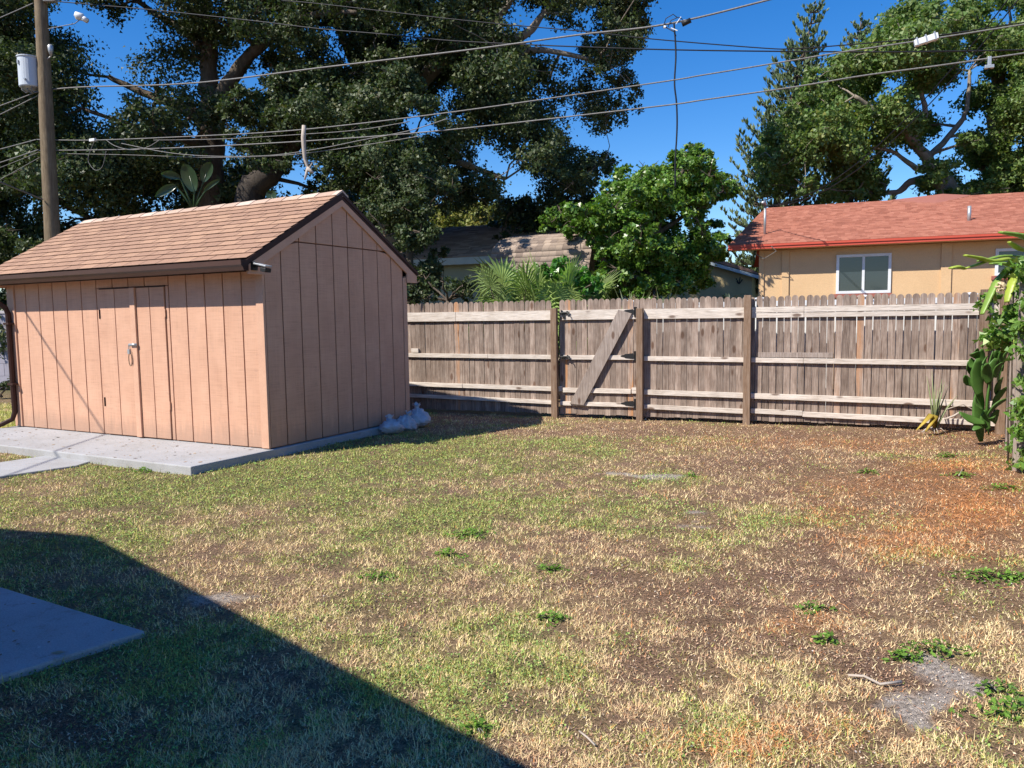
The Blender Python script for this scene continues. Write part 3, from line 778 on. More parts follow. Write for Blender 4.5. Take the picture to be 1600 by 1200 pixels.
# white vinyl fence behind
VO = F0 + FN*.42; VO[2] = -.05
vf = thing('vinyl_fence', 'white vinyl fence standing just behind the wooden fence', 'fence', VO, FYAW)
vt = []
for px in (985, 1080, 1188, 1350, 1515, 1640):
    P = onplane(px, 470, VO, FN); t_ = float((P-VO)@FD); vt.append(t_)
    q = MB(); q.box(t_-.06, t_+.06, -.06, .06, 0, 1.87); 
    q.box(t_-.085, t_+.085, -.085, .085, 1.87, 1.89); q.add([(t_-.075,-.075,1.89),(t_+.075,-.075,1.89),(t_+.075,.075,1.89),(t_-.075,.075,1.89),(t_,0,1.905)], [(0,1,4),(1,2,4),(2,3,4),(3,0,4),(3,2,1,0)])
    q.obj('post', VINYL, vf)
for a0, a1 in zip(vt[:-1], vt[1:]):
    x = a0 + .062; n = max(1, round((a1-a0-.124)/.16)); w = (a1-a0-.124)/n
    for i in range(n):
        q = MB(); q.box(x+i*w+.002, x+(i+1)*w-.002, -.012, .012, .06, 1.76); q.obj('panel_board', VINYL, vf)
    q = MB(); q.box(a0+.062, a1-.062, -.03, .03, 1.76, 1.84); q.obj('rail', VINYL, vf)

# block wall, far left
BWY = 17.4
bw0 = onz(-330, 607); bw1 = onz(60, 607)
bw = thing('block_wall', 'lavender grey painted block wall beyond the shed at the left edge', 'wall', (bw0[0], bw0[1], 0), math.atan2(bw1[1]-bw0[1], bw1[0]-bw0[0]))
bl = float(np.linalg.norm(bw1-bw0)); nb = int(bl/.62)+1
for r_i in range(6):
    for c_i in range(nb):
        q0 = c_i*.62 - (.31 if r_i % 2 else 0)
        q = MB(); q.box(q0+.004, q0+.616, 0, .18, r_i*.312+.004, r_i*.312+.308); q.obj('block', LAV, bw, bevel=.004)
q = MB(); q.box(-.4, nb*.62+.02, .012, .168, 0, 1.872); q.obj('mortar_core', LAVC, bw)
q = MB(); q.box(-.4, nb*.62+.02, -.02, .20, 1.876, 1.95); q.obj('wall_cap', LAVC, bw, bevel=.006)

# ------------------------------------------------------------------ roofs of neighbours
def shingle_field(name, mat, parent, Aq, Bq, Cq, Dq, exp, tab, seed, lift=.012):
    """Aq..Bq eave line, Dq..Cq ridge line; fills quad with thin overlapping tabs"""
    r = np.random.default_rng(seed); A, B, C_, D_ = map(np.array, (Aq, Bq, Cq, Dq))
    sl_ = np.linalg.norm(D_ - A); rows = max(1, int(round(sl_/exp)))
    nrm = np.cross(B-A, D_-A); nrm = nrm/np.linalg.norm(nrm); nrm = nrm if nrm[2] > 0 else -nrm
    V = []; F = []; T = []
    for i in range(rows):
        f0, f1 = i/rows, (i+1)/rows
        L0, L1, R0_, R1_ = A+(D_-A)*f0, A+(D_-A)*f1, B+(C_-B)*f0, B+(C_-B)*f1
        ln = np.linalg.norm(R0_-L0); n = max(1, int(ln/tab)); off = r.random()
        e = [0] + [min(1,max(0,(k+off)/n)) for k in range(n)] + [1]
        for a0, a1 in zip(e[:-1], e[1:]):
            if a1-a0 < .002: continue
            g = .03/ n
            up = nrm * (lift * r.uniform(.6, 1.5))
            b0, b1 = a0+g*.3, a1-g*.3
            p = [L0+(R0_-L0)*b0+up, L0+(R0_-L0)*b1+up, L1+(R1_-L1)*b1+nrm*.002, L1+(R1_-L1)*b0+nrm*.002, L0+(R0_-L0)*b0, L0+(R0_-L0)*b1]
            k = len(V); V += p; F += [(k,k+1,k+2,k+3),(k+4,k+5,k+1,k)]; T += [r.random()]*6
    V = np.array(V); F = np.array(F); T = np.array(T)
    me = quick(name, V, F, mat, np.repeat(T[:,None],3,1), smooth=False)
    return link(name, me, None, parent, kind='stuff')

# orange-roofed house, right
HO = at(1186, 430, 16.5); HO[2] = 0
hs_ = thing('peach_house', 'peach stucco house with red shingle roof behind the fence', 'house', HO, FYAW)
q = MB(); q.box(0, 13, 0, 7.2, 0, 2.93); q.obj('wall', STUCCO, hs_)
for x0, x1 in ((.0,.10),(.46,.60),(3.42,3.60),(7.6,7.78)):
    q = MB(); q.box(x0-.003, x1, -.035, -.002, 0, 2.93); q.obj('pilaster', STUCCO, hs_, bevel=.004)
def window(x0, x1, z0, z1, mull=True):
    w = MB(); f = .055
    for a in ((x0,x1,z1-f,z1),(x0,x1,z0,z0+f),(x0,x0+f,z0+f,z1-f),(x1-f,x1,z0+f,z1-f)): w.box(a[0],a[1],-.04,.03,a[2],a[3])
    if mull: w.box((x0+x1)/2-.025,(x0+x1)/2+.025,-.035,.03,z0+f,z1-f)
    wo = w.obj('window', WHITEP, hs_, bevel=.003)
    g = MB(); xm = (x0+x1)/2
    for a, b2 in (((x0+f, xm-.025),(xm+.025, x1-f)) if mull else ((x0+f,x1-f),)):
        g = MB(); g.box(a, b2, -.012, -.004, z0+f, z1-f); g.obj('pane', GLASS, wo)
    s = MB(); s.box(x0-.05, x1+.02, -.07, -.001, z0-.075, z0-.004); s.obj('window_sill', simple('terracotta sill', (.35,.12,.09), None, 5, .7), wo)
window(1.515, 2.535, 1.98, 2.775); window(4.335, 5.0, 2.26, 2.775, False)
# eave overhang .6, roof planes (local coords)
OV = .40; ez = 3.035; xl = -.60; rs = (4.42-ez)/(4.3)   # slope
xr = 13.6; dr = 4.3
q = MB(); q.box(xl, xr, -OV, -OV+.035, ez-.10, ez-.012); q.obj('fascia', REDTRIM, hs_, bevel=.004)
q = MB(); q.box(xl+.0, xr, -OV-.018, -OV-.001, ez-.045, ez+.0); q.obj('drip_edge', REDTRIM, hs_)
q = MB(); q.box(xl+.03, xr, -OV+.036, 0, ez-.095, ez-.08); q.obj('soffit', STUCCO, hs_)
A = (xl, -OV-.02, ez); B = (xr, -OV-.02, ez)
def hpt(px, py, d):  # point on plane local y = d
    P = onplane(px, py, HO + FN*d, FN) - HO; return (float(P@FD), d, float(P[2]))
Rl = hpt(1196, 325, dr-OV); rz = Rl[2]
Cq = (xr, dr-OV, rz); Dq = (Rl[0], dr-OV, rz)
rd = MB(); rd.add([A, B, Cq, Dq, (xl,-OV,ez-.05), (xr,-OV,ez-.05), (xr,dr-OV,rz-.06), (Rl[0],dr-OV,rz-.06)], [(0,1,2,3),(7,6,5,4),(0,4,5,1),(3,7,4,0),(1,5,6,2),(2,6,7,3)])
ro = rd.obj('roof', REDTRIM, hs_)
shingle_field('shingle_courses', REDROOF, ro, A, B, Cq, Dq, .115, .13, 5)
# back slope
E1 = (xl, 7.9, ez); E2 = (xr, 7.9, ez)
q = MB(); q.add([Dq, Cq, E2, E1], [(0,1,2,3)]); q.add([(0,0,2.9),(0,dr-OV,rz-.05),(0,7.2,2.9)], [(0,1,2)]); q.obj('back_roof', REDTRIM, ro)
# ridge hump: small cross gable peak
pk = hpt(1476, 300, dr-OV-.3)
q = MB(); q.add([(pk[0]-1.15, dr-OV-.05, rz+.0), (pk[0]+.6, dr-OV-.05, rz), (pk[0], dr-OV, pk[2]+.0), (pk[0]-.3, dr-OV-.9, rz-.27), (pk[0], 6, pk[2]), (pk[0]-1.15, 6, rz), (pk[0]+.6, 6, rz)], [(0,3,2),(3,1,2),(0,2,4,5),(2,1,6,4)])
q.obj('roof_hump', simple('red shingle hump', (.33,.130,.098), (.27,.10,.075), 30, .95, .2), ro)
# vent pipe
vp = hpt(1514, 346, .9)
vz = ez + (rz-ez)*((.9+OV)/dr)
q = MB(); q.tube([(vp[0], .9, vz-.05), (vp[0], .9, vz+.30)], .035, 12); q.obj('vent_pipe', GALV, ro, smooth=True)
mz = ez + (rz-ez)*((.55+OV)/dr)
mp = hpt(1195, 358, .55)
q = MB(); q.tube([(mp[0], .55, mz-.05), (mp[0], .55, mz+.62)], .028, 10); q.tube([(mp[0], .55, mz+.62),(mp[0]-.02,.50,mz+.70),(mp[0]-.06,.46,mz+.66)], .035, 10); q.obj('service_mast', GALV, ro, smooth=True)
MAST = HO + FD*mp[0] + FN*.55 + np.array([0,0,mz+.62])
q = MB()
a0 = hpt(1205, 392, -OV)
q.tube([(a0[0],-OV-.03,ez-.05),(a0[0]+.1,-OV-.04,ez-.16),(a0[0]-.15,-OV+.1,ez-.3),(a0[0]-.32,-.1,ez-.18)], .008, 6); q.obj('cable_drip_loop', WIREG, hs_)

# yellow house behind, between ficus and peach house
A_ = onz(1085, 600); 
def wpt(px, py, Y): return at(px, py, Y)
YO = at(1190, 432, 30); ez_y = float(YO[2])
yh = thing('yellow_house', 'yellow stucco house with brown roof glimpsed left of the peach house', 'house', (YO[0], YO[1], 0), FYAW)
GWd = 5.2; rk = .33
q = MB(); q.prism([(-2*GWd,0),(-.35,0),(-.35,ez_y+.10),(-GWd,ez_y+rk*GWd-.05),(-2*GWd,ez_y+.0)], 8, 'y', 0); q.obj('wall', YELST, yh)
q = MB(); q.prism([(.0,ez_y),(-GWd,ez_y+rk*GWd),(-GWd,ez_y+rk*GWd-.13),(.0,ez_y-.13)], .04, 'y', -.34); q.obj('fascia', FASW, yh)
q = MB(); q.prism([(.05,ez_y+.01),(-GWd,ez_y+rk*GWd+.03),(-2*GWd-.4,ez_y),(-2*GWd-.4,ez_y+.22),(-GWd,ez_y+rk*GWd+.28),(-.3,ez_y+.24)], 8.6, 'y', -.36); q.obj('roof', simple('brown roof shingle', (.27,.17,.13), (.21,.13,.10), 3, .95, .2), yh)
P = onplane(1155, 439, YO, FN); lx = float((P-YO)@FD)
q = MB()
for i in range(5): q.tube([(lx,-.04,P[2]-.12),(lx+.13*math.cos(i*1.3),-.05,P[2]+.1*math.sin(i*1.3)+.05)], .02, 5)
q.obj('wall_ornament', BLACK, yh)

# left house behind fence
la = at(640, 408, 23.5); lb = at(900, 402, 21.5)
ld = lb - la; ld[2] = 0; ll = float(np.linalg.norm(ld)); lyaw = math.atan2(ld[1], ld[0])
lh = thing('green_house', 'pale green house with dark shingle roof in tree shade behind the fence', 'house', (la[0], la[1], 0), lyaw)
EZ = float(la[2])
q = MB(); q.box(-1.2, ll, .0, 6, 0, EZ-.06); q.obj('wall', GREENW, lh)
for px_ in (.75, 1.05):
    q = MB(); q.box(px_, px_+.1, -.04, -.001, 0, EZ-.1); q.obj('wall_trim', GREENW, lh)
q = MB(); q.box(-1.6, ll+.4, -.45, -.40, EZ-.2, EZ+.0); q.obj('fascia', FASW, lh)
rt_ = at(860, 347, 25.5)[2]
A, B, Cq, Dq = (-1.6,-.46,EZ+.01),(ll+.4,-.46,EZ+.01),(ll+.4,3.2,rt_),(-1.6,3.2,rt_)
rr_ = MB(); rr_.add([A,B,Cq,Dq,(-1.6,6.5,EZ),(ll+.4,6.5,EZ)], [(0,1,2,3),(3,2,5,4),(0,3,4),(1,5,2)]); lr = rr_.obj('roof', DARKROOF, lh)
shingle_field('shingle_courses', DARKROOF, lr, A, B, Cq, Dq, .15, .32, 9)

# gambrel barn
ba = at(772, 430, 18.6); bb_ = at(916, 430, 17.6)
bd_ = bb_ - ba; bd_[2] = 0; bl_ = float(np.linalg.norm(bd_)); byaw = math.atan2(bd_[1], bd_[0])
bn = thing('barn_shed', 'small barn shed with grey brown gambrel shingle roof above the fence', 'shed', (ba[0], ba[1], 0), byaw)
zt = at(850, 366, 19.3)[2]; zb = at(850, 386, 18.4)[2]; zl = at(850, 452, 18.0)[2]
prof = [(-.35, zl), (.15, zb), (.55,(zb+zt)/2+.04), (1.25, zt), (1.95,(zb+zt)/2+.04), (2.35, zb), (2.85, zl)]
q = MB(); q.prism([(-.1,0),(2.6,0),(2.6,zl),(2.3,zb-.04),(1.25,zt-.06),(.2,zb-.04),(-.1,zl)], bl_-.1, 'x', .05); q.obj('wall', simple('tan barn siding', (.34,.27,.2), None, 4, .8), bn)
rr_ = MB(); rr_.prism(prof + [(y, z-.05) for y, z in prof[::-1]], bl_+.2, 'x', -.1); br_ = rr_.obj('roof', GREYROOF, bn)
for i in range(3):
    (y0, z0), (y1, z1) = prof[i], prof[i+1]
    shingle_field('shingle_courses', GREYROOF, br_, (-.11,y0,z0+.004), (bl_+.11,y0,z0+.004), (bl_+.11,y1,z1+.004), (-.11,y1,z1+.004), .145, .16, 20+i, lift=.01)

# ------------------------------------------------------------------ house behind the camera whose shadow lies on the lawn
AP = np.array([-6.157, 3.858])
hh = thing('gabled_house', 'tan stucco house beside the patio, its gable shadow falling on the lawn', 'house', (AP[0], AP[1], 0), YAW)
m_ = .294
def rz_(x): return 3.70 - m_*abs(x)
q = MB(); q.prism([(-5.0,0),(5.05,0),(5.05,rz_(5.05)-.16),(0,3.54),(-5.0,rz_(5.0)-.16)], 13, 'y', -13.4); q.obj('wall', simple('tan stucco', (.5,.42,.33), None, 3, .9), hh)
q = MB(); q.prism([(-5.7,rz_(5.7)),(0,3.70),(5.6,rz_(5.6)),(5.6,rz_(5.6)-.13),(0,3.57),(-5.7,rz_(5.7)-.13)], 14, 'y', -14); q.obj('roof', REDTRIM, hh)

# ------------------------------------------------------------------ utility pole and cables
PY = 15.5
p0 = at(78, 374, PY); ptop = at(61, -60, PY)
up = thing('utility_pole', 'weathered round timber utility pole behind the shed', 'utility pole', (p0[0], PY, 0))
dx = (ptop[0]-p0[0])/(ptop[2]-p0[2])
def polex(z): return dx*z*0.6
q = MB(); q.tube([(polex(z)+.0, 0, z) for z in (-.2,2,4,6,8,9.6)], [.155,.148,.140,.126,.112,.100], 20); q.obj('pole', POLEM, up, smooth=True)
def pl(px, py, Y=PY): P = at(px, py, Y); return (P[0]-p0[0], P[1]-PY, P[2])
ct, cbm = pl(45, 90), pl(45, 138)
tr_ = thing('transformer', 'pale grey transformer can mounted on the left of the pole', 'transformer', (p0[0]+ct[0], PY, cbm[2]))
h_ = ct[2]-cbm[2]
q = MB(); n = 28
q.tube([(0,0,.0),(0,0,.02),(0,0,h_-.03),(0,0,h_-.02),(0,0,h_)], [.185,.2,.2,.215,.215], n); q.tube([(0,0,h_),(0,0,h_+.03)], [.215,.10], n); q.obj('tank', TCAN, tr_, smooth=False)
q = MB(); q.tube([(0,0,-.06),(0,0,0)], [.10,.17], 16); q.obj('tank_base', GALV, tr_)
q = MB()
for a in (-.08,.02,.1): q.tube([(a,-.12,0),(a-.02,-.13,-.06),(a+.05,-.12,-.12),(a+.12,-.08,-.08)], .010, 6)
q.obj('lead_loop', WIREG, tr_, smooth=True)
q = MB(); q.box(.15,.33,-.04,.04,.1,.16); q.box(.15,.33,-.04,.04,h_-.18,h_-.12); q.obj('mounting_bracket', GALV, tr_)
q = MB(); q.box(-.12,-.09,-.20,-.17,h_-.17,h_-.10); q.tube([(.02,-.2,.12),(.02,-.225,.12)], .02, 8); q.obj('tank_lug', GALV, tr_)
for i, (px, py, lab) in enumerate([(79, 78, 'short grey cutout insulator on the pole above the transformer'), (124, 26, 'white porcelain cutout held out right of the pole on a thin arm'), (80, 2, 'grey metal housing at the top right side of the pole')]):
    P = at(px, py, PY-.05)
    t_ = thing('insulator', lab, 'insulator', P, group='fittings on the utility pole')
    if i == 0:
        q = MB(); q.tube([(0,0,.10),(0,0,.07),(0,0,-.02),(0,0,-.12)], [.03,.055,.045,.02], 12); q.obj('body', GALV, t_, smooth=True)
        q = MB(); q.tube([(-.12,0,-.2),(0,0,-.12)], .012, 6); q.obj('arm', GALV, t_)
    elif i == 1:
        q = MB(); q.tube([(-.07,0,.0),(-.055,0,.02),(.05,0,-.01),(.07,0,-.03)], [.04,.075,.07,.04], 12); q.tube([(.05,0,-.02),(.15,0,-.08)], [.05,.05], 10); q.obj('body', VINYL, t_, smooth=True)
        q = MB(); q.tube([(-.62,0,-.22),(-.1,0,-.13),(0,0,-.06)], .008, 6); q.obj('arm', WIREG, t_)
    else:
        q = MB(); q.box(-.13,.1,-.06,.06,-.02,.14); q.obj('body', GALV, t_, bevel=.02)
def wire_t(pxs, Yfun, r, mat, name, label, jit=0.0):
    """polyline through photo directions, each at its own real distance; smooth in between"""
    P = [at(x, y, Yfun(x)) for x, y in pxs]
    out = []
    for i in range(len(P)-1):
        p_1 = P[max(i-1,0)]; a = P[i]; b2 = P[i+1]; c2 = P[min(i+2, len(P)-1)]
        for k in range(8):
            u = k/8
            out.append(.5*((2*a)+(b2-p_1)*u+(2*p_1-5*a+4*b2-c2)*u*u+(3*a-p_1-3*b2+c2)*u**3))
    out.append(P[-1])
    if jit: out = [o + np.array([0,0,random.uniform(-jit,jit)]) for o in out]
    q = MB(); q.tube(out, r, 6)
    o = q.obj(name, mat, None, smooth=True); tag(o, label, 'cable'); return o, out
# line of the cables on plan: from the pole parallel to the fence
def Yl(x):
    rho = (x-800)/1200.0; return (PY - 9.35*.383) / (1 + .383*rho) if x > 60 else PY
C0y = PY + .383*(p0[0])
def Yl(x):
    rho = (x-800)/1200.0
    return (PY + .383*p0[0]) / (1 + .383*rho)
WL = {}
wire_t([(70,141),(130,136),(300,130),(500,106),(740,77),(900,55),(1040,38),(1200,0),(1420,-60),(1650,-130)], Yl, 0.013, WIREG, 'aerial_cable', 'thick grey cable rising highest to the right with a splice above the ficus')
wire_t([(440,1),(500,6),(727,32),(922,50),(1020,61),(1190,75),(1240,76),(1300,72),(1432,60),(1600,35),(1700,20)], lambda x: Yl(x)+.6, .008, WIREB, 'aerial_cable', 'black cable crossing the sky with a kink near the pine top')
wire_t([(60,-3),(87,2),(233,15),(400,33),(500,45),(607,54),(727,65),(1020,77),(1324,81),(1484,80),(1700,76)], lambda x: Yl(x)+.9, .010, WIREB, 'aerial_cable', 'black cable sagging from the pole top across both oaks')
wire_t([(57,218),(145,219),(300,213),(467,203),(700,176),(1020,130),(1100,117),(1228,96),(1312,82),(1447,62),(1600,38),(1700,22)], Yl, 0.0095, WIREG, 'aerial_cable', 'twisted grey cable carrying the white tilted splice case')
wire_t([(60,235),(170,234),(300,230),(500,219),(700,203),(1020,167),(1100,156),(1240,136),(1350,118),(1470,102),(1600,83),(1700,68)], Yl, 0.010, WIREG, 'aerial_cable', 'lowest long twisted grey cable running right across the scene')
wire_t([(190,224),(260,238),(330,244),(420,243),(500,232),(560,220),(640,204),(700,185)], lambda x: Yl(x)-.1, .007, WIREG, 'aerial_cable', 'thin slack grey cable drooping below the two twisted cables')
wire_t([(90,240),(200,242),(330,246),(450,242),(560,228),(660,212)], lambda x: Yl(x)+.15, .006, WIREG, 'aerial_cable', 'thin lower grey cable sagging over the shed ridge')
wire_t([(240,219),(350,217),(470,210),(560,203),(640,190)], lambda x: Yl(x)+.1, .006, WIREG, 'aerial_cable', 'thin grey cable lashed just under the upper twisted cable')
for i, (a, b2, lab) in enumerate([((-60,52),(52,5),'grey cable rising to the pole top from the left edge'),((-60,186),(62,142),'grey cable meeting the pole under the transformer'),((-60,207),(62,148),'lower grey cable meeting the pole under the transformer'),
        ((-60,247),(57,218),'grey cable reaching the pole at the upper communication clamp'),((-60,272),(60,234),'bright grey cable reaching the pole at the lower communication clamp'),((-60,284),(60,238),'thin cable just below the bright one left of the pole'),((-60,312),(62,246),'lowest thin cable left of the pole')]):
    wire_t([a, ((a[0]+b2[0])/2, (a[1]+b2[1])/2+1), b2], lambda x: PY + (60-x)*.008, .010 if i < 5 else .006, WIREG, 'aerial_cable', lab)
wire_t([(165,218),(180,228),(205,234),(230,230),(250,218)], lambda x: Yl(x)-.1, .006, WIREG, 'cable_loop', 'pale slack loop of cable hanging just right of the pole')
wire_t([(150,215),(138,245),(141,258),(150,266),(160,260),(166,236)], lambda x: Yl(x)-.1, .005, WIREG, 'cable_loop', 'thin hanging loop of cable below the small white splice')
# drop into the ficus
pts = [(1053,36),(1055,60),(1056,90),(1054,130),(1057,160),(1058,190),(1057,220),(1055,250),(1055,292)]
o, out = wire_t(pts, lambda x: float(Yl(1053)), .012, WIREB, 'drop_cable', 'black braided cable hanging straight down into the ficus', .004)
# service drops to the peach house mast
for i, (k, lab) in enumerate([(0,'black service cable climbing from the roof mast to the upper right'),(9,'second black service cable just under the first toward the roof mast')]):
    P1 = MAST; P2 = at(1590+k, -20+k, 9.5)
    pp = []
    for j in range(25):
        u = j/24; p = P1*(1-u)+P2*u; p = p + np.array([0,0,-(.62+.05*i)*4*u*(1-u)]); pp.append(p)
    q = MB(); q.tube(pp, .008, 6); tag(q.obj('service_cable', WIREB, None, smooth=True), lab, 'cable')
# splice cases
P = at(1447, 62, float(Yl(1447))); t_ = thing('splice_case', 'white tilted splice case strapped to the cable in front of right oak', 'splice case', P, FYAW)
q = MB(); q.box(-.135,.135,-.04,.04,-.04,.035, Matrix.Rotation(-.22,4,'Y')); q.obj('case', VINYL, t_, bevel=.008)
q = MB(); 
for x in (-.10,.0,.10): q.box(x-.008,x+.008,-.045,.045,-.045,.055, Matrix.Rotation(-.22,4,'Y'))
q.obj('strap', GALV, t_)
P = at(1546, 95, float(Yl(1546))); t_ = thing('splice_case', 'small grey clamp box on the lowest cable near the right edge', 'splice case', P, FYAW)
q = MB(); q.box(-.02,.02,-.02,.02,-.09,.05); q.box(-.05,.05,-.025,.025,-.09,-.05); q.obj('case', GALV, t_, bevel=.004)
P = at(145, 219, float(Yl(145))); t_ = thing('splice_case', 'short white splice case on the upper cable beside the pole', 'splice case', P, FYAW)
q = MB(); q.box(-.07,.07,-.03,.03,-.028,.028); q.obj('case', VINYL, t_, bevel=.01)
P = at(1068, 37, float(Yl(1068))); t_ = thing('cable_splice', 'black splice block with curled leads where the drop cable hangs', 'splice case', P, FYAW)
q = MB(); q.tube([(-.02,-.01,-.01),(.10,-.01,.03)], .035, 10); q.obj('block', BLACK, t_, smooth=True)
q = MB()
for sx, hgt in ((-.22,.14),(-.15,.09)):
    q.tube([(sx-.06,-.02,-.02),(sx-.02,-.02,hgt*.7),(sx+.08,-.02,hgt),(sx+.14,-.02,hgt*.6)], .006, 6)
q.tube([(-.24,-.02,-.02),(-.12,-.02,-.10),(-.1,-.02,-.16)], .008, 6)
q.obj('curled_lead', WIREB, t_, smooth=True)
q = MB(); q.tube([(-.27,-.02,-.01),(-.24,-.02,-.02)], .02, 8); q.tube([(-.17,-.02,-.04),(-.08,-.02,-.09)], .008, 6); q.tube([(-.1,-.02,.0),(-.03,-.02,.09)], .006, 6); q.obj('clamp', VINYL, t_)
# cable whose shadow crosses the shed front
W1 = sh(-4.618, 0, 1.636); W2 = sh(-3.013, 0, 0); nn = np.cross(W2-W1, SUN)
def onwp(x, y): return W1[2] - ((x-W1[0])*nn[0] + (y-W1[1])*nn[1]) / nn[2]
za = onwp(p0[0], PY); zb_ = onwp(-9.3, 4.2)
q = MB(); q.tube([(p0[0], PY-.15, za), (-9.3, 4.2, zb_)], .014, 6); tag(q.obj('service_cable', WIREG, None), 'grey service cable leaving the pole toward the near house at left', 'cable')
# hanging broken branch
hb = MB()
pts = [at(x, y, 12.4) for x, y in ((475,196),(474,215),(475,232),(476,248),(481,262),(484,268))]
hb.tube(pts, [.032,.038,.034,.028,.022,.014], 8); hb.tube([at(x,y,12.4) for x,y in ((480,262),(486,268),(490,270))], [.03,.028,.012], 7)
hb.tube([at(x,y,12.4) for x,y in ((481,265),(486,258),(488,254))], [.014,.01,.006], 6); hb.tube([at(x,y,12.4) for x,y in ((480,264),(478,274),(476,281))], [.02,.02,.012], 6)
tag(hb.obj('broken_branch', STICK, None, smooth=True), 'bleached broken branch caught hanging on the cables above the shed', 'branch')

# ------------------------------------------------------------------ VEGETATION
def unit(v): return v / np.maximum(np.linalg.norm(v, axis=-1, keepdims=True), 1e-9)
def leafcloud(name, centers, radii, per, size, mat, parent, seed, flat=.75, aspect=.5, up=.35, sub=14, subr=.2, hue=.25, kind='stuff', dens=1.0, quads=False):
    r = np.random.default_rng(seed); Cs = []; 
    for c, R_ in zip(centers, radii):
        n = int(per * (R_/.8)**2 * dens); ns = max(4, int(sub*(R_/.8)**2))
        d = unit(r.normal(size=(ns,3))); rad = R_ * r.random((ns,1))**.45
        sc = c + d*rad*np.array([1,1,flat])
        pick = r.integers(0, ns, n)
        q = sc[pick] + r.normal(size=(n,3))*subr*R_*np.array([1,1,.8])
        # leaf normals roughly outwards from the clump plus up
        Cs.append(np.concatenate([q, unit((q-c))*.8, pick[:,None]+0*q[:,:1]], 1))
    A = np.concatenate(Cs); n = len(A); P = A[:,:3]
    nr = unit(A[:,3:6] + r.normal(size=(n,3))*.75 + np.array([0,0,up]))
    tg = unit(np.cross(nr, r.normal(size=(n,3)))); bt = np.cross(nr, tg)
    L = size * r.uniform(.65, 1.35, (n,1)); Wd = L*aspect
    nv = 4 if quads else 3
    if quads: V = np.stack([P - tg*L*.5, P + bt*Wd*.5 + nr*L*.06, P + tg*L*.5, P - bt*Wd*.5 + nr*L*.06], 1).reshape(-1,3)
    else: V = np.stack([P - tg*L*.45, P + tg*L*.3 + bt*Wd*.75, P + tg*L*.3 - bt*Wd*.75], 1).reshape(-1,3)
    F = np.arange(nv*n).reshape(n,nv)
    b = r.uniform(1-hue, 1+hue, (n,1)) * np.ones((1,3)); y = r.random((n,1))
    b = b * (1 + np.array([[.5,.18,-.1]]) * (y > .88)) ; b = b*(1+ (r.random((n,1))-.5)*np.array([[.3,.0,.2]]))
    me = quick(name, V, F, mat, np.repeat(b, nv, 0), smooth=False)
    return link(name, me, None, parent, kind=kind)
def inpoly(x, y, poly):
    c = False; j = len(poly)-1
    for i in range(len(poly)):
        xi, yi = poly[i]; xj, yj = poly[j]
        if (yi > y) != (yj > y) and x < (xj-xi)*(y-yi)/(yj-yi)+xi: c = not c
        j = i
    return c
def clumps(poly, n, Ym, Ys, rad, holes=(), seed=0, mind=.45, lo=None):
    """crown envelope: scatter foliage clumps through the depth of the crown"""
    r = np.random.default_rng(seed); xs = [p[0] for p in poly]; ys = [p[1] for p in poly]
    out = []; R_ = []; px_ = []; tries = 0
    while len(out) < n and tries < n*150:
        tries += 1
        x = r.uniform(min(xs), max(xs)); y = r.uniform(min(ys), max(ys)); Y = float(np.clip(r.normal(Ym, Ys), Ym-2.2*Ys, Ym+2.2*Ys))
        rr = r.uniform(*rad); rp = rr*1200/Y
        if not inpoly(x, y, poly): continue
        # keep the clump inside the outline
        ok = all(inpoly(x+rp*.75*math.cos(a), y+rp*.75*math.sin(a), poly) for a in (0,1.57,3.14,4.71))
        if not ok: rr *= .6; rp *= .6
        if any((x-hx)**2+(y-hy)**2 < (hr+rp*.85)**2 for hx, hy, hr in holes): continue
        P = at(x, y, Y)
        if lo is not None and P[2] - rr < lo: continue
        if any(np.linalg.norm(P-o) < mind*rr for o in out[-40:]): continue
        out.append(P); R_.append(rr)
    print('CLUMPS', n, len(out), int(sum(q*q for q in R_)/.64*1000)); return np.array(out), R_
def limb(parent, pts, radii, mat, name='limb', n=9):
    q = MB()
    P = [np.array(p, float) for p in pts]; out = []; rr = []
    for i in range(len(P)-1):
        p_1 = P[max(i-1,0)]; a = P[i]; b2 = P[i+1]; c2 = P[min(i+2, len(P)-1)]
        for k in range(5):
            u = k/5
            o = .5*((2*a)+(b2-p_1)*u+(2*p_1-5*a+4*b2-c2)*u*u+(3*a-p_1-3*b2+c2)*u**3)
            out.append(o + rng.normal(size=3)*radii[i]*.10); rr.append((radii[i]*(1-u)+radii[i+1]*u)*rng.uniform(.93,1.09))
    out.append(P[-1]); rr.append(radii[-1]); q.tube(out, rr, n)
    return q.obj(name, mat, parent, smooth=True), out, rr
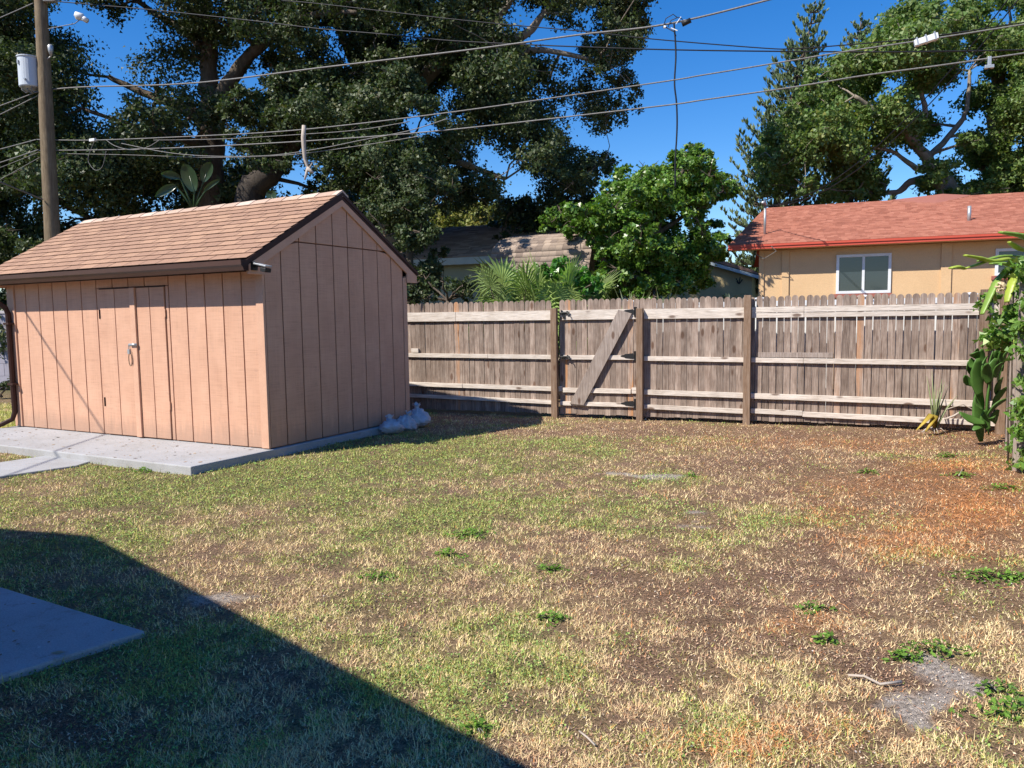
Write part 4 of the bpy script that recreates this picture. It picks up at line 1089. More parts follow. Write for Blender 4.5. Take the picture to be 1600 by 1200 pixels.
def twigs(parent, cents, nodes, mat, seed, r0=.05, name='branch_work', frac=1.0, ext=.6):
    """grow from limb to nearest clump, then from clump to clump, like real branching"""
    r = random.Random(seed); q = MB(); nd = [np.array(p) for p, _ in nodes]; nr_ = [x for _, x in nodes]
    left = [np.array(c) for c in cents]; A_ = np.array(nd); Rr = list(nr_)
    L_ = np.array(left); D = np.full(len(L_), 1e9); I = np.zeros(len(L_), int)
    for i, c in enumerate(L_):
        d = np.linalg.norm(A_ - c, axis=1) + .8*np.maximum(0, A_[:,2]-c[2]); I[i] = int(np.argmin(d)); D[i] = d[I[i]]
    done = np.zeros(len(L_), bool); pos = list(A_)
    for _ in range(len(L_)):
        k = int(np.argmin(np.where(done, 1e9, D))); done[k] = True
        a = pos[I[k]]; c = L_[k]; ra = max(.014, min(Rr[I[k]]*.62, r0*1.4)); ln = np.linalg.norm(c-a)
        j1 = np.array([r.uniform(-1,1), r.uniform(-1,1), r.uniform(-.3,1)])*ln*.10; j2 = np.array([r.uniform(-1,1), r.uniform(-1,1), r.uniform(-.6,.6)])*ln*.08
        if ln < 5 and r.random() < frac:
            q.tube([a, a*.65+c*.35+j1, a*.3+c*.7+j2, c], [ra, ra*.85, ra*.7, ra*.6], 5, cap=False)
            for m in range(3):
                e = c + np.array([r.uniform(-1,1), r.uniform(-1,1), r.uniform(-.6,.9)])*ext; q.tube([c, (c+e)/2+j2*.3, e], [min(.02,ra*.5), .010, .004], 4, cap=False)
        pos.append(c); Rr.append(ra*.8)
        d = np.linalg.norm(L_ - c, axis=1) + .35 + .5*np.maximum(0, c[2]-L_[:,2]); upd = (d < D) & ~done
        D[upd] = d[upd]; I[upd] = len(pos)-1
    return q.obj(name, mat, parent, smooth=True, kind='stuff')
def gp(px, Y, z=0): P = at(px, 300, Y); return np.array([P[0], Y, z])

def tree(name, label, base, trunk, limbs, cents, rad, per, size, lm, bm_, seed, cat='tree', group=None, r0=.05, frac=1.0, **kw):
    t_ = thing(name, label, cat, base, 0, group)
    off = np.array(base, float); nodes = []
    tr = [(np.array(p)-off, r) for p, r in trunk]
    o, pts, rr = limb(t_, [p for p, _ in tr], [r for _, r in tr], bm_, 'trunk', 14); nodes += list(zip(pts, rr))
    for L in limbs:
        o, pts, rr = limb(t_, [np.array(p)-off for p, _ in L], [r for _, r in L], bm_, 'limb', 9); nodes += list(zip(pts, rr))
    cc = cents - off
    twigs(t_, cc, nodes, bm_, seed, r0, frac=frac, ext=.65*float(np.mean(rad)))
    leafcloud('crown', cc, rad, per, size, lm, t_, seed, **kw)
    return t_
A3 = lambda L, Y: [(at(x, y, Y + (d or 0)), r) for x, y, r, d in L]

# --- oak A (left), in front of most
Y1 = 22
polyA = [(-150,-200),(460,-200),(455,40),(430,150),(300,230),(330,300),(180,330),(60,330),(-60,300),(-150,320)]
holesA = [(225,50,24),(390,112,20),(150,85,9),(475,85,16),(175,130,7),(100,10,12)]
cA, rA = clumps(polyA, 300, Y1, 2.0, (.6,1.05), holesA, 11)
tA = A3([(330,300,.36,0),(331,240,.33,0),(333,175,.31,0),(325,115,.24,0),(328,60,.2,0),(312,0,.16,0),(300,-90,.1,0)], Y1)
tree('oak_tree', 'big live oak with upright forked grey trunk behind the shed ridge', gp(330, Y1), [(gp(332, Y1), .46)] + tA,
     [A3([(333,180,.24,0),(352,140,.2,-.3),(385,92,.17,-.6),(425,55,.15,-1),(455,38,.12,-1.3),(500,22,.09,-1.6),(560,20,.05,-2)], Y1),
      A3([(331,210,.18,0),(290,170,.15,.5),(235,150,.11,1),(170,120,.07,1)], Y1),
      A3([(328,90,.14,0),(285,45,.11,.5),(240,20,.08,1),(190,-20,.05,1)], Y1),
      A3([(331,230,.13,0),(280,215,.10,-1),(220,200,.07,-1.5),(130,170,.04,-1.5)], Y1),
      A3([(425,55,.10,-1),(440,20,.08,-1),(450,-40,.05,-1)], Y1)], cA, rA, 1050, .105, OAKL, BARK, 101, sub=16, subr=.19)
# --- oak E (dark, far left, below)
Y2 = 25
polyE = [(-180,80),(60,150),(180,250),(330,260),(560,230),(600,330),(590,420),(300,420),(60,430),(-180,470)]
holesE = [(105,312,22),(470,275,14),(25,125,10),(15,60,12)]
cE, rE = clumps(polyE, 200, Y2, 1.6, (.7,1.2), holesE, 12)
tree('oak_tree', 'dark shaded oak filling the space behind the utility pole', gp(-60, Y2), [(gp(-60, Y2), .4), (at(-50,330,Y2), .33), (at(-40,200,Y2), .28), (at(-20,80,Y2), .18)],
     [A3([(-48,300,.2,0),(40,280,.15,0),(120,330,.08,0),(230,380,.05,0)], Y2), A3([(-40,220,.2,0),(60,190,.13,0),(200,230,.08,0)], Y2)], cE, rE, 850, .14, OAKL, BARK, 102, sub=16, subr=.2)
polyZ = [(-200,330),(-100,330),(60,350),(120,440),(110,560),(-200,560)]
cZ, rZ = clumps(polyZ, 60, 20.5, .6, (.45,.8), [], 41)
tree('dark_hedge_tree', 'dark leafy hedge tree just beyond the lavender block wall', gp(-80, 20.5), [(gp(-80, 20.5), .14), (at(-70,480,20.5), .1), (at(-60,400,20.5), .06)], [], cZ, rZ, 1500, .11, OAKL, BARK, 131)
wb = [np.array(at(x, y, 17.0)) for x, y in ((-60,598),(-35,602),(-12,600),(6,604),(20,600))]
tree('low_bush', 'low dark bush along the foot of the lavender block wall', gp(-20, 17.0), [(gp(-20, 17.0), .03), (at(-18,600,17.0), .02)], [], np.array(wb), [.22]*5, 4500, .06, OAKL, BARK, 132, cat='bush')
# --- oak B leaning trunk + C great spreading crown
Y3 = 23
polyC = [(400,-180),(1055,-180),(1035,-60),(1012,15),(1002,66),(985,84),(985,104),(1000,118),(986,180),(965,225),(948,272),(905,312),(862,310),(842,272),(820,256),(804,268),(792,306),(742,330),(700,322),(680,250),(600,200),(500,180),(430,160),(420,60)]
holesC = [(815,22,14),(855,62,9),(880,85,6),(660,190,6),(545,95,6),(815,285,12),(885,165,6),(905,205,8),(755,240,8),(700,160,5),(930,40,5),(640,60,5)]
cC, rC = clumps(polyC, 520, Y3, 2.2, (.5,.95), holesC, 13)
tree('oak_tree', 'largest spreading oak whose crown overhangs the houses left of centre', gp(610, Y3), [(gp(610, Y3), .46), (at(606,330,Y3), .38), (at(600,230,Y3), .34), (at(588,160,Y3), .28)],
     [A3([(588,165,.26,0),(610,142,.25,-.3),(636,138,.24,-.6),(668,118,.22,-1),(690,92,.2,-1.3),(716,72,.19,-1.6),(760,60,.16,-1.8),(815,58,.12,-2),(850,20,.08,-2),(890,-20,.05,-2)], Y3),
      A3([(636,138,.16,-.6),(655,150,.12,-.9),(670,166,.05,-1.2)], Y3),
      A3([(716,75,.12,-1.6),(712,45,.10,-1.6),(735,25,.08,-1.8),(765,15,.06,-1.8)], Y3),
      A3([(760,62,.12,-1.8),(800,78,.10,-2),(860,80,.07,-2),(930,95,.05,-2)], Y3),
      A3([(745,63,.13,-1.8),(750,45,.11,-1.8),(785,20,.08,-1.8),(820,-40,.05,-2)], Y3),
      A3([(600,230,.2,0),(650,240,.15,-.5),(720,255,.09,-.8),(790,280,.05,-1)], Y3),
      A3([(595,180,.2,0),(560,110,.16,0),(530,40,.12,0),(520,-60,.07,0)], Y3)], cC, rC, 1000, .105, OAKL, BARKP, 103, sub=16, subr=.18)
polyB = [(360,130),(480,100),(620,110),(700,200),(700,330),(640,330),(560,320),(480,300),(400,260),(350,220)]
holesB = [(395,112,20),(472,272,10),(445,282,8),(640,195,7)]
cB, rB = clumps(polyB, 110, 19.5, 1.0, (.5,.85), holesB, 14)
tree('oak_tree', 'oak with thick shaded trunk leaning right behind the shed roof', gp(372, 20.5), [(gp(362, 20.5), .42), (at(385,325,20.5), .34), (at(412,280,20.5), .31), (at(440,240,20.5), .27), (at(480,180,20.5), .22), (at(520,120,20.5), .12)],
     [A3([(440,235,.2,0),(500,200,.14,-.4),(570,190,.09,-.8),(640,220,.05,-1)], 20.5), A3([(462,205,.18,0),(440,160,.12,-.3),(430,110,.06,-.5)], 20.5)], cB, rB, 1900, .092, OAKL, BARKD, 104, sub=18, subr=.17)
# --- vine clad shrub mass right behind the shed corner
polyD = [(560,262),(640,230),(700,262),(712,320),(690,360),(688,420),(680,480),(600,480),(560,360)]
cD, rD = clumps(polyD, 46, 17.3, .7, (.35,.6), [], 15)
tree('evergreen_shrub', 'tall dense evergreen shrub right behind the rear shed corner', gp(640, 17.3), [(gp(640, 17.3), .1), (at(640,400,17.3), .08), (at(640,320,17.3), .05)], [A3([(640,400,.05,0),(670,330,.02,0)], 17.3)], cD, rD, 3600, .075, OAKL, BARK, 105, cat='shrub', subr=.16, sub=20, hue=.4)
polyD2 = [(660,430),(700,425),(745,440),(760,480),(650,480)]
cD2, rD2 = clumps(polyD2, 12, 15.8, .3, (.2,.35), [], 16)
tree('dark_bush', 'low dark bush in front of the pale green house wall', gp(700, 15.8), [(gp(700, 15.8), .05), (at(700,470,15.8), .04)], [], cD2, rD2, 2200, .075, OAKL, BARK, 106, cat='bush', subr=.16)
# far yellowish trees beyond left house
polyF = [(640,345),(700,318),(760,322),(860,335),(900,330),(905,372),(640,372)]
cF, rF = clumps(polyF, 40, 42, 2, (.9,1.5), [], 17, lo=3)
FARL = leafmat('olive leaf', (.16,.17,.035), .5, .2, .3)
tree('olive_green_tree', 'distant yellow green tree showing above the pale green house roof', gp(760, 42), [(gp(760, 42), .3), (at(760,380,42), .2), (at(760,340,42), .1)], [], cF, rF, 420, .24, FARL, BARK, 107, subr=.25)
# trees between, dark behind the barn
polyG = [(770,330),(860,300),(930,300),(940,400),(900,420),(770,380)]
cG, rG = clumps(polyG, 36, 24.5, 1.0, (.6,.9), [(850,282,12)], 18)
tree('oak_tree', 'shaded smaller oak rising just behind the barn shed roof', gp(880, 24.5), [(gp(880, 24.5), .2), (at(880,400,24.5), .16), (at(870,330,24.5), .1)], [], cG, rG, 1000, .13, OAKL, BARK, 108)
# --- ficus
polyH = [(850,352),(862,325),(900,318),(925,285),(948,268),(978,275),(1003,262),(1020,270),(1042,262),(1058,246),(1072,228),(1100,228),(1108,240),(1126,242),(1118,258),(1112,268),(1124,282),(1152,282),(1146,300),(1120,312),(1108,330),(1104,348),(1116,352),(1120,372),(1146,376),(1138,392),(1128,408),(1115,420),(1080,446),(1050,466),(935,470),(934,440),(940,405),(934,372),(880,362)]
cH, rH = clumps(polyH, 210, 17.2, .8, (.3,.6), [(1065,352,5),(925,300,8),(895,305,7)], 19, mind=.5)
tree('ficus_tree', 'bright green bushy ficus with the hanging cable in its top', gp(1010, 16.8), [(gp(1010, 16.8), .16), (at(1012,440,16.8), .13), (at(1018,380,16.8), .10), (at(1040,320,16.8), .07), (at(1070,260,16.8), .03)],
     [A3([(1015,410,.08,0),(970,360,.05,0),(950,300,.03,0)], 16.8), A3([(1020,370,.06,0),(1080,330,.04,0),(1130,298,.015,0)], 16.8), A3([(1015,400,.06,0),(1080,390,.04,0),(1130,385,.015,0)], 16.8)],
     cH, rH, 2300, .10, FICL, BARK, 109, sub=22, subr=.15, hue=.35, up=.6, aspect=.48)
# leafy green vine mound under the ficus, right of the palmettos
polyI = [(838,420),(850,408),(880,405),(900,420),(930,425),(960,440),(962,470),(838,472)]
cI, rI = clumps(polyI, 34, 15.3, .35, (.18,.3), [], 20)
VINE2 = leafmat('bright vine leaf', (.075,.21,.03), .35, .35, .5)
tree('vine_mound', 'bright green leafy vine mound between the palmettos and the ficus', gp(900, 15.3), [(gp(900, 15.3), .03), (at(900,460,15.3), .02)], [], cI, rI, 1900, .085, VINE2, BARK, 110, cat='vine', subr=.18, aspect=.8)

# --- Norfolk pines
def norfolk(label, pxtop, ytop, pxb, yb, Y, H0, wmax, seed, lean=True):
    r = random.Random(seed); top = at(pxtop, ytop, Y); bot = at(pxb, yb, Y); d = (top-bot)/(top[2]-bot[2]); g = bot - d*bot[2]; g[2] = 0
    t_ = thing('norfolk_pine', label, 'pine tree', g, 0, 'norfolk pines beyond the peach house')
    Ht = top[2]; ax = lambda z: d*z + np.array([.18*math.sin(z*.5), 0, 0])
    q = MB(); q.tube([ax(z) for z in np.linspace(0, Ht, 14)], [.24*(1-z/Ht)+.02 for z in np.linspace(0, Ht, 14)], 9); q.obj('trunk', BARK, t_, smooth=True)
    br = MB(); V = []; T = []
    z = Ht*.18
    while z < Ht - .25:
        f = (Ht - z)/Ht; Lb = min(wmax, .25 + wmax*1.35*f**.75); nb_ = 7 if f > .1 else 5; a0 = r.random()*6
        for k in range(nb_):
            an = a0 + 2*math.pi*k/nb_ + r.uniform(-.15,.15); Lk = Lb*r.uniform(.75,1.12); dv = np.array([math.cos(an), math.sin(an), 0]); base = ax(z)
            rise = (.6 if f < .12 else .25)*r.uniform(.6,1.3)
            pts = [base + dv*Lk*u + np.array([0,0,Lk*(rise*u - .22*math.sin(u*2.6) + .25*u**3)]) for u in np.linspace(0,1,7)]
            br.tube(pts, [.035*(1-.8*u) for u in np.linspace(0,1,7)], 4, cap=False)
            nt_ = int(5 + Lk*8)
            for j in range(nt_):
                u = .22 + .8*(j+r.random())/nt_; u = min(u, .999); i = min(5, int(u*6)); w = u*6-i; c = pts[i]*(1-w)+pts[i+1]*w
                s_ = r.choice((-1,1)); side = np.array([-dv[1], dv[0], 0])*s_; sl = r.uniform(.05,.32)*(1.1-u*.5)*min(1, Lk)
                c2_ = c + side*sl + dv*sl*.4 + np.array([0,0,.04]); br.tube([c, c2_], [.008,.005], 3, cap=False)
                ln = r.uniform(.16,.34)*(1 if f > .1 else .75)
                for m__ in range(6):
                    dr_ = np.array([r.gauss(0,.35), r.gauss(0,.35), 1.0]) + side*.25 + dv*.2; dr_ /= np.linalg.norm(dr_)
                    pr = np.cross(dr_, np.array([r.uniform(-1,1), r.uniform(-1,1), r.uniform(-1,1)])); pr /= (np.linalg.norm(pr)+1e-6)
                    wd = .045; a_0 = c2_ - dr_*.05; e = c2_ + dr_*ln*r.uniform(.6,1)
                    V += [a_0, (a_0+e)/2+pr*wd, e, (a_0+e)/2-pr*wd]; b = r.uniform(.6,1.35); T += [[b,b,b]]*4
        z += r.uniform(.34,.50)
    V = np.array(V); br.obj('branch_whorls', BARK, t_, kind='stuff')
    link('crown', quick('crown', V, np.arange(len(V)).reshape(-1,4), PINEL, np.array(T), smooth=False), None, t_, kind='stuff')
norfolk('tall leaning norfolk pine left of the right oak, tallest tip', 1270, 5, 1217, 300, 33, 0, 1.95, 3)
norfolk('second norfolk pine tip rising between the tall pine and right oak', 1340, 28, 1330, 300, 36, 0, 1.8, 4)
# --- right oaks
Y5 = 29
polyR = [(1198,310),(1188,262),(1196,222),(1232,180),(1246,138),(1290,112),(1335,80),(1368,50),(1395,28),(1408,6),(1440,2),(1470,22),(1500,10),(1530,12),(1560,30),(1600,0),(1700,-60),(1700,330),(1560,320),(1500,312),(1450,315),(1400,310),(1350,312),(1300,318),(1282,290),(1262,300),(1240,280)]
holesR = [(1432,262,8),(1420,285,11),(1395,300,9),(1508,120,10),(1495,60,3),(1550,30,6),(1540,190,9),(1450,165,8),(1438,232,8),(1380,250,6),(1500,255,8),(1590,25,12),(1290,275,7),(1340,160,5),(1475,230,6),(1520,270,6),(1360,210,5),(1575,120,8),(1590,220,9),(1480,190,7),(1400,130,6)]
cR, rR = clumps(polyR, 460, Y5, 2.0, (.5,.95), holesR, 31)
tR1 = [(gp(1490, Y5), .5)] + A3([(1484,312,.34,0),(1468,282,.24,0),(1448,248,.19,-.3),(1425,218,.165,-.6),(1395,190,.14,-1),(1370,175,.11,-1.2),(1335,150,.06,-1.4)], Y5)
tree('oak_tree', 'oak with long limb leaning left over the peach house roof', gp(1490, Y5), tR1,
     [A3([(1470,285,.2,0),(1430,282,.15,.3),(1400,300,.1,.5),(1360,300,.05,.5)], Y5),
      A3([(1455,258,.16,-.3),(1430,262,.1,-.3),(1390,235,.06,-.3),(1340,230,.04,-.3)], Y5),
      A3([(1425,218,.13,-.6),(1445,180,.1,-.6),(1440,140,.07,-.6),(1450,90,.05,-.6)], Y5),
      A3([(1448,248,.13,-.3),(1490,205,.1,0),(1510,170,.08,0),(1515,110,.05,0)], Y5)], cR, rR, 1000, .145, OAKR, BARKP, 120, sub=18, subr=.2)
polyR2 = [(1480,40),(1620,-60),(1720,-60),(1720,330),(1500,330),(1500,200)]
cR2, rR2 = clumps(polyR2, 150, 32, 1.6, (.6,1.1), holesR, 32)
tree('oak_tree', 'oak with two pale upright trunks near the right edge', gp(1562, 31), [(gp(1562, 31), .5)] + A3([(1562,300,.38,0),(1565,250,.30,0),(1568,200,.26,0),(1562,140,.18,0),(1570,60,.1,0)], 31),
     [A3([(1560,280,.26,0),(1553,230,.24,0),(1552,180,.2,0),(1556,140,.14,0),(1545,80,.08,0)], 31), A3([(1558,265,.18,0),(1535,262,.15,0),(1528,248,.12,0),(1500,230,.06,0)], 31),
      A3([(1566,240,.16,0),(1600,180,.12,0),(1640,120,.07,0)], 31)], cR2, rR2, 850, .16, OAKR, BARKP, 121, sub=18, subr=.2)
# low tree between yellow house and peach house
cS, rS = clumps([(1150,405),(1186,395),(1200,440),(1150,440)], 9, 40, .8, (.5,.9), [], 33)
tree('small_tree', 'small dark tree between the yellow house and the peach house', gp(1178, 40), [(gp(1178, 40), .15), (at(1178,410,40), .1)], [], cS, rS, 500, .2, OAKL, BARK, 122)

# --- palmettos: fan leaves
def palmetto(label, px, Y, h, spread, n, seed, nb=22):
    r = random.Random(seed); b0 = gp(px, Y); t_ = thing('palmetto', label, 'palm', b0, 0)
    q = MB(); q.tube([(0,0,0),(0,0,h*.35)], [.10,.08], 8); q.obj('trunk', BARK, t_)
    for i in range(n):
        an = r.uniform(0, 6.28); el = r.uniform(.25, 1.35); L = h*r.uniform(.55,.9)
        dv = Vector((math.cos(an)*math.cos(el)*spread, math.sin(an)*math.cos(el)*.5, math.sin(el)))
        tip = Vector((0,0,h*.33)) + dv*L
        st = MB(); st.tube([(0,0,h*.3), tuple((Vector((0,0,h*.33))+tip)/2+Vector((0,0,.05))), tuple(tip)], [.014,.011,.009], 5)
        lo = st.obj('frond', BARK, t_)
        V = []; T = []; F = []; ax = dv.normalized(); sd = ax.cross(Vector((0,0,1))).normalized() if abs(ax.z) < .98 else Vector((1,0,0)); upv = sd.cross(ax)
        R_ = h*r.uniform(.30,.44); droop = r.uniform(.15,.75); tone = r.choice([.7,.9,1.1,1.5])
        for k in range(nb):
            a = (k/(nb-1)-.5)*math.radians(230); d1 = ax*math.cos(a) + sd*math.sin(a); w = sd*math.cos(a) - ax*math.sin(a)
            l = R_*(1-.25*abs(a)/2)*r.uniform(.85,1.1); fold = upv*.012
            p0_ = tip; p1_ = tip + d1*l*.55 + Vector((0,0,-droop*l*.12)); p2_ = tip + d1*l + Vector((0,0,-droop*l*.6))
            ww = .030; i0 = len(V)
            V += [tuple(p0_), tuple(p1_+w*ww+fold), tuple(p1_), tuple(p1_-w*ww+fold), tuple(p2_)]
            F += [(i0,i0+1,i0+2,i0+2),(i0,i0+2,i0+3,i0+3),(i0+1,i0+4,i0+2,i0+2),(i0+2,i0+4,i0+3,i0+3)]
            b = tone*r.uniform(.8,1.2); T += [[b,b,b]]*5
        me = bpy.data.meshes.new('fan_leaf'); me.from_pydata(V, [], [(f[0],f[1],f[2]) for f in F]); me.update(); me.materials.append(PALML)
        ca_ = me.color_attributes.new('tint','FLOAT_COLOR','POINT')
        for k, c_ in enumerate(T): ca_.data[k].color = (*c_, 1)
        link('fan_leaf', me, None, lo)
palmetto('largest fan palmetto with drooping fronds left behind the fence', 800, 14.9, 2.08, .75, 20, 5)
palmetto('fan palmetto with folded yellow frond, right of the largest one', 866, 14.9, 2.12, .7, 17, 8)
palmetto('small fan palmetto in front of the vine mound', 906, 14.8, 1.7, .6, 9, 9)
def spiky(name, label, cat, px, Y, z0, n, L, wid, mat, seed, el=(.5,1.4), curl=0.0, fan=1.0):
    r = random.Random(seed); t_ = thing(name, label, cat, gp(px, Y)); 
    if z0 > .1:
        q = MB(); q.tube([(0,0,0),(0,0,z0)], .03, 7); q.obj('stem', BARK, t_)
    me_c = None
    for i in range(n):
        an = r.uniform(0, 6.28); e = r.uniform(*el); l = L*r.uniform(.7,1.1); dv = Vector((math.cos(an)*math.cos(e)*fan, math.sin(an)*math.cos(e), math.sin(e))); sd = dv.cross(Vector((0,0,1))).normalized()
        q = MB(); pts = []
        for k in range(6):
            u = k/5; c = dv*l*u + Vector((0,0,-curl*l*u*u)); w = wid*(1-u)**.7*(.6+.8*min(1,u*3)) + .001
            pts.append((c, w))
        V = []; F = []
        for k, (c, w) in enumerate(pts): V += [tuple(c+sd*w+Vector((0,0,z0+.004))), tuple(c+Vector((0,0,z0-.004))), tuple(c-sd*w+Vector((0,0,z0+.004)))]
        for k in range(5): F += [(3*k,3*k+1,3*k+4,3*k+3),(3*k+1,3*k+2,3*k+5,3*k+4)]
        q.add(V, F); q.obj('leaf', mat, t_, smooth=True)
    return t_
YUC = leafmat('yucca leaf', (.26,.30,.14), .45, .2, .4, tint=False)
spiky('yucca', 'pale spiky yucca fanning above the fence by the gate post', 'yucca', 985, 14.0, 1.35, 30, .85, .014, YUC, 3, (.3,1.2))
spiky('yucca', 'small upright yucca just right of the pale spiky one', 'yucca', 1036, 14.0, 1.4, 22, .72, .013, YUC, 4, (.8,1.45))
spiky('aloe', 'dark curved tree aloe before the yellow house, nearest the peach house', 'aloe', 1140, 16.0, 1.72, 18, .62, .028, DARKL, 5, (.2,1.4), .45)
spiky('aloe', 'darker tree aloe half hidden at the ficus edge', 'aloe', 1106, 15.8, 1.66, 18, .60, .026, DARKL, 6, (.2,1.3), .4)
# bird of paradise
def paddle(parent, base, tip, mid, w, name='leaf', mat=BOPL):
    base, tip, mid = map(Vector, (base, tip, mid)); ax = (tip-mid); sd = ax.cross(Vector((0,1,.2))).normalized(); V = []; F = []; n = 10
    for k in range(n+1):
        u = k/n; c = mid + ax*u + Vector((0,0,-.10*u*u)); ww = w*math.sin(math.pi*min(1, .06+u*.94))**.6 + .002
        V += [tuple(c+sd*ww+Vector((0,-.04,.02))), tuple(c), tuple(c-sd*ww+Vector((0,-.04,.02)))]
    for k in range(n): F += [(3*k,3*k+1,3*k+4,3*k+3),(3*k+1,3*k+2,3*k+5,3*k+4)]
    q = MB(); q.add(V, F); lo = q.obj(name, mat, parent, smooth=True)
    s = MB(); s.tube([base, (base+mid)/2+Vector((0,0,.03)), mid, (mid+tip)/2], [.03,.025,.018,.008], 6); s.obj('stalk', mat, lo, smooth=True)
bop = thing('bird_of_paradise', 'large paddle leaved plant rising over the shed ridge beside the trunk', 'plant', gp(300, 17.5))
bo = np.array(gp(300, 17.5)); bb0 = at(303, 330, 17.5)-bo
for tp, md, w in [((288,250),(304,300),.17),((330,248),(318,285),.13),((252,266),(282,280),.09),((243,302),(276,292),.09),((345,275),(320,300),.05)]:
    paddle(bop, bb0, at(*tp, 17.3)-bo, at(*md, 17.4)-bo, w)
bop2 = thing('bird_of_paradise', 'single pale paddle leaf poking up by the leaning trunk', 'plant', gp(425, 17.5)); bo = np.array(gp(425,17.5))
paddle(bop2, at(424,330,17.5)-bo, at(422,292,17.5)-bo, at(427,316,17.5)-bo, .12)

# --- cactus, bromeliad and vine in the right corner
def pad(parent, p0_, p1_, w, mat, name='pad', thick=.22, bend=0.03, az=None):
    p0_, p1_ = Vector(p0_), Vector(p1_); n = 9; ax = p1_-p0_; sd = Vector((math.cos(az), math.sin(az), 0)) if az is not None else Vector((1,0,0)); sd = (sd - ax.normalized()*sd.dot(ax.normalized())).normalized(); nm = ax.normalized().cross(sd)
    V = []; F = []; m__ = 8
    for k in range(n+1):
        u = k/n; c = p0_ + ax*u + nm*bend*math.sin(u*3.14); ww = w*(math.sin(math.pi*(.07+.86*u))**.75)*(1+.05*math.sin(k*2.3))
        for j in range(m__):
            a = 2*math.pi*j/m__; V.append(tuple(c + sd*math.cos(a)*ww + nm*math.sin(a)*ww*thick))
    for k in range(n):
        for j in range(m__): F.append((k*m__+j, k*m__+(j+1)%m__, (k+1)*m__+(j+1)%m__, (k+1)*m__+j))
    F.append(tuple(range(m__))[::-1]); F.append(tuple(n*m__+j for j in range(m__)))
    q = MB(); q.add(V, F); return q.obj(name, mat, parent, smooth=True)
cb_ = onz(1535, 690); cac = thing('cactus', 'tall clump of upright dark green paddle cactus before the fence corner', 'cactus', cb_)
CY = cb_[1]
def cpt(x, y, d=0): return tuple(at(x, y, CY+d) - cb_)
for (x0,y0,x1,y1,w,d,az) in [(1533,690,1531,600,.075,0,.3),(1545,680,1548,590,.07,.08,1.0),(1531,620,1528,560,.07,-.03,.2),(1548,610,1552,548,.06,.05,.8),
    (1540,660,1499,645,.062,-.1,.5),(1538,662,1512,640,.0,.0,0),(1542,650,1576,622,.055,-.06,.6),(1550,640,1574,605,.05,.1,.4),(1530,600,1520,566,.055,.1,.3),(1522,602,1506,588,.04,0,.3),(1528,575,1516,560,.05,0,.2),
    (1560,600,1572,560,.055,.12,1.2),(1566,580,1570,540,.05,.1,.4),(1545,600,1557,560,.055,-.08,.2),(1536,590,1543,556,.05,-.06,.9),(1545,672,1540,640,.06,-.1,.3),(1533,668,1520,672,.03,-.1,.4),(1556,650,1545,655,.05,-.12,.2),
    (1552,655,1538,640,.06,.12,.9),(1560,620,1566,590,.06,.15,.6),(1528,560,1521,552,.045,.05,.1),(1551,575,1562,545,.05,.02,.5),(1540,575,1534,545,.05,.06,.3),(1524,585,1512,566,.045,.1,.6),(1546,600,1541,568,.05,-.12,.1),(1556,590,1566,566,.045,-.1,.4),(1570,565,1580,545,.04,0,.7),(1536,640,1524,618,.045,-.14,.8),(1532,560,1526,545,.035,.12,.3),(1560,560,1571,548,.035,.1,.2),(1554,662,1560,640,.04,.1,.2)]:
    if w > 0: pad(cac, cpt(x0,y0,d), cpt(x1,y1,d+random.uniform(-.12,.05)), w*1.35, PADM, az=az)
for (x0,y0,x1,y1,w,az) in [(1500,688,1520,650,.02,.3)]:
    pass
# yellowing spiky plant left of the cactus
bp = gp(1472, 10.2); bp[2] = -.03
def local(P): return P - bp
br = thing('bromeliad', 'thin spiky plant with two yellowed drooping leaves beside the cactus', 'plant', bp)
for i, (x, y) in enumerate([(1448,588),(1461,600),(1472,592),(1476,596),(1482,604),(1466,606),(1456,580),(1490,628),(1496,618)]):
    a = Vector((0,0,.02)); e = Vector(tuple(local(at(x, y, bp[1]+random.uniform(-.15,.15))))); m_1 = (a+e)/2 + Vector((0,0,.06)); q = MB(); q.tube([a, m_1, e], [.022,.018,.003], 5, flat=.3); q.obj('leaf', YUC if i != 3 else FICL if False else YUC, br, smooth=True)
for (x, y, x2, y2) in [(1455,648,1432,672),(1462,650,1446,674)]:
    q = MB(); q.tube([Vector((0,0,.05)), tuple(local(at(x,y,bp[1]-.05))), tuple(local(at(x2,y2,bp[1]-.12)))], [.03,.045,.008], 6, flat=.25); q.obj('leaf', YELLF, br, smooth=True)
q = MB()
for k in range(14):
    a = random.uniform(0,6.28); q.tube([(0,0,.02),(.09*math.cos(a),.06*math.sin(a),.07),(.16*math.cos(a),.12*math.sin(a),.01)], [.008,.007,.003], 5)
q.obj('dead_leaf', STICK, br, smooth=True)
st_ = thing('fallen_branch', 'bleached curving branch lying along the fence foot beside the cactus', 'branch', gp(1500, 10.1)); so2 = np.array(gp(1500, 10.1))
q = MB(); q.tube([at(x,y,so2[1])-so2 for x, y in ((1476,655),(1490,650),(1498,645),(1508,648),(1520,652))], [.012,.014,.013,.012,.008], 7); q.tube([at(x,y,so2[1]+.1)-so2 for x, y in ((1478,640),(1490,636),(1505,632),(1520,640),(1527,648))], [.006,.008,.008,.008,.006], 6); q.obj('stem', STICK, st_, smooth=True)

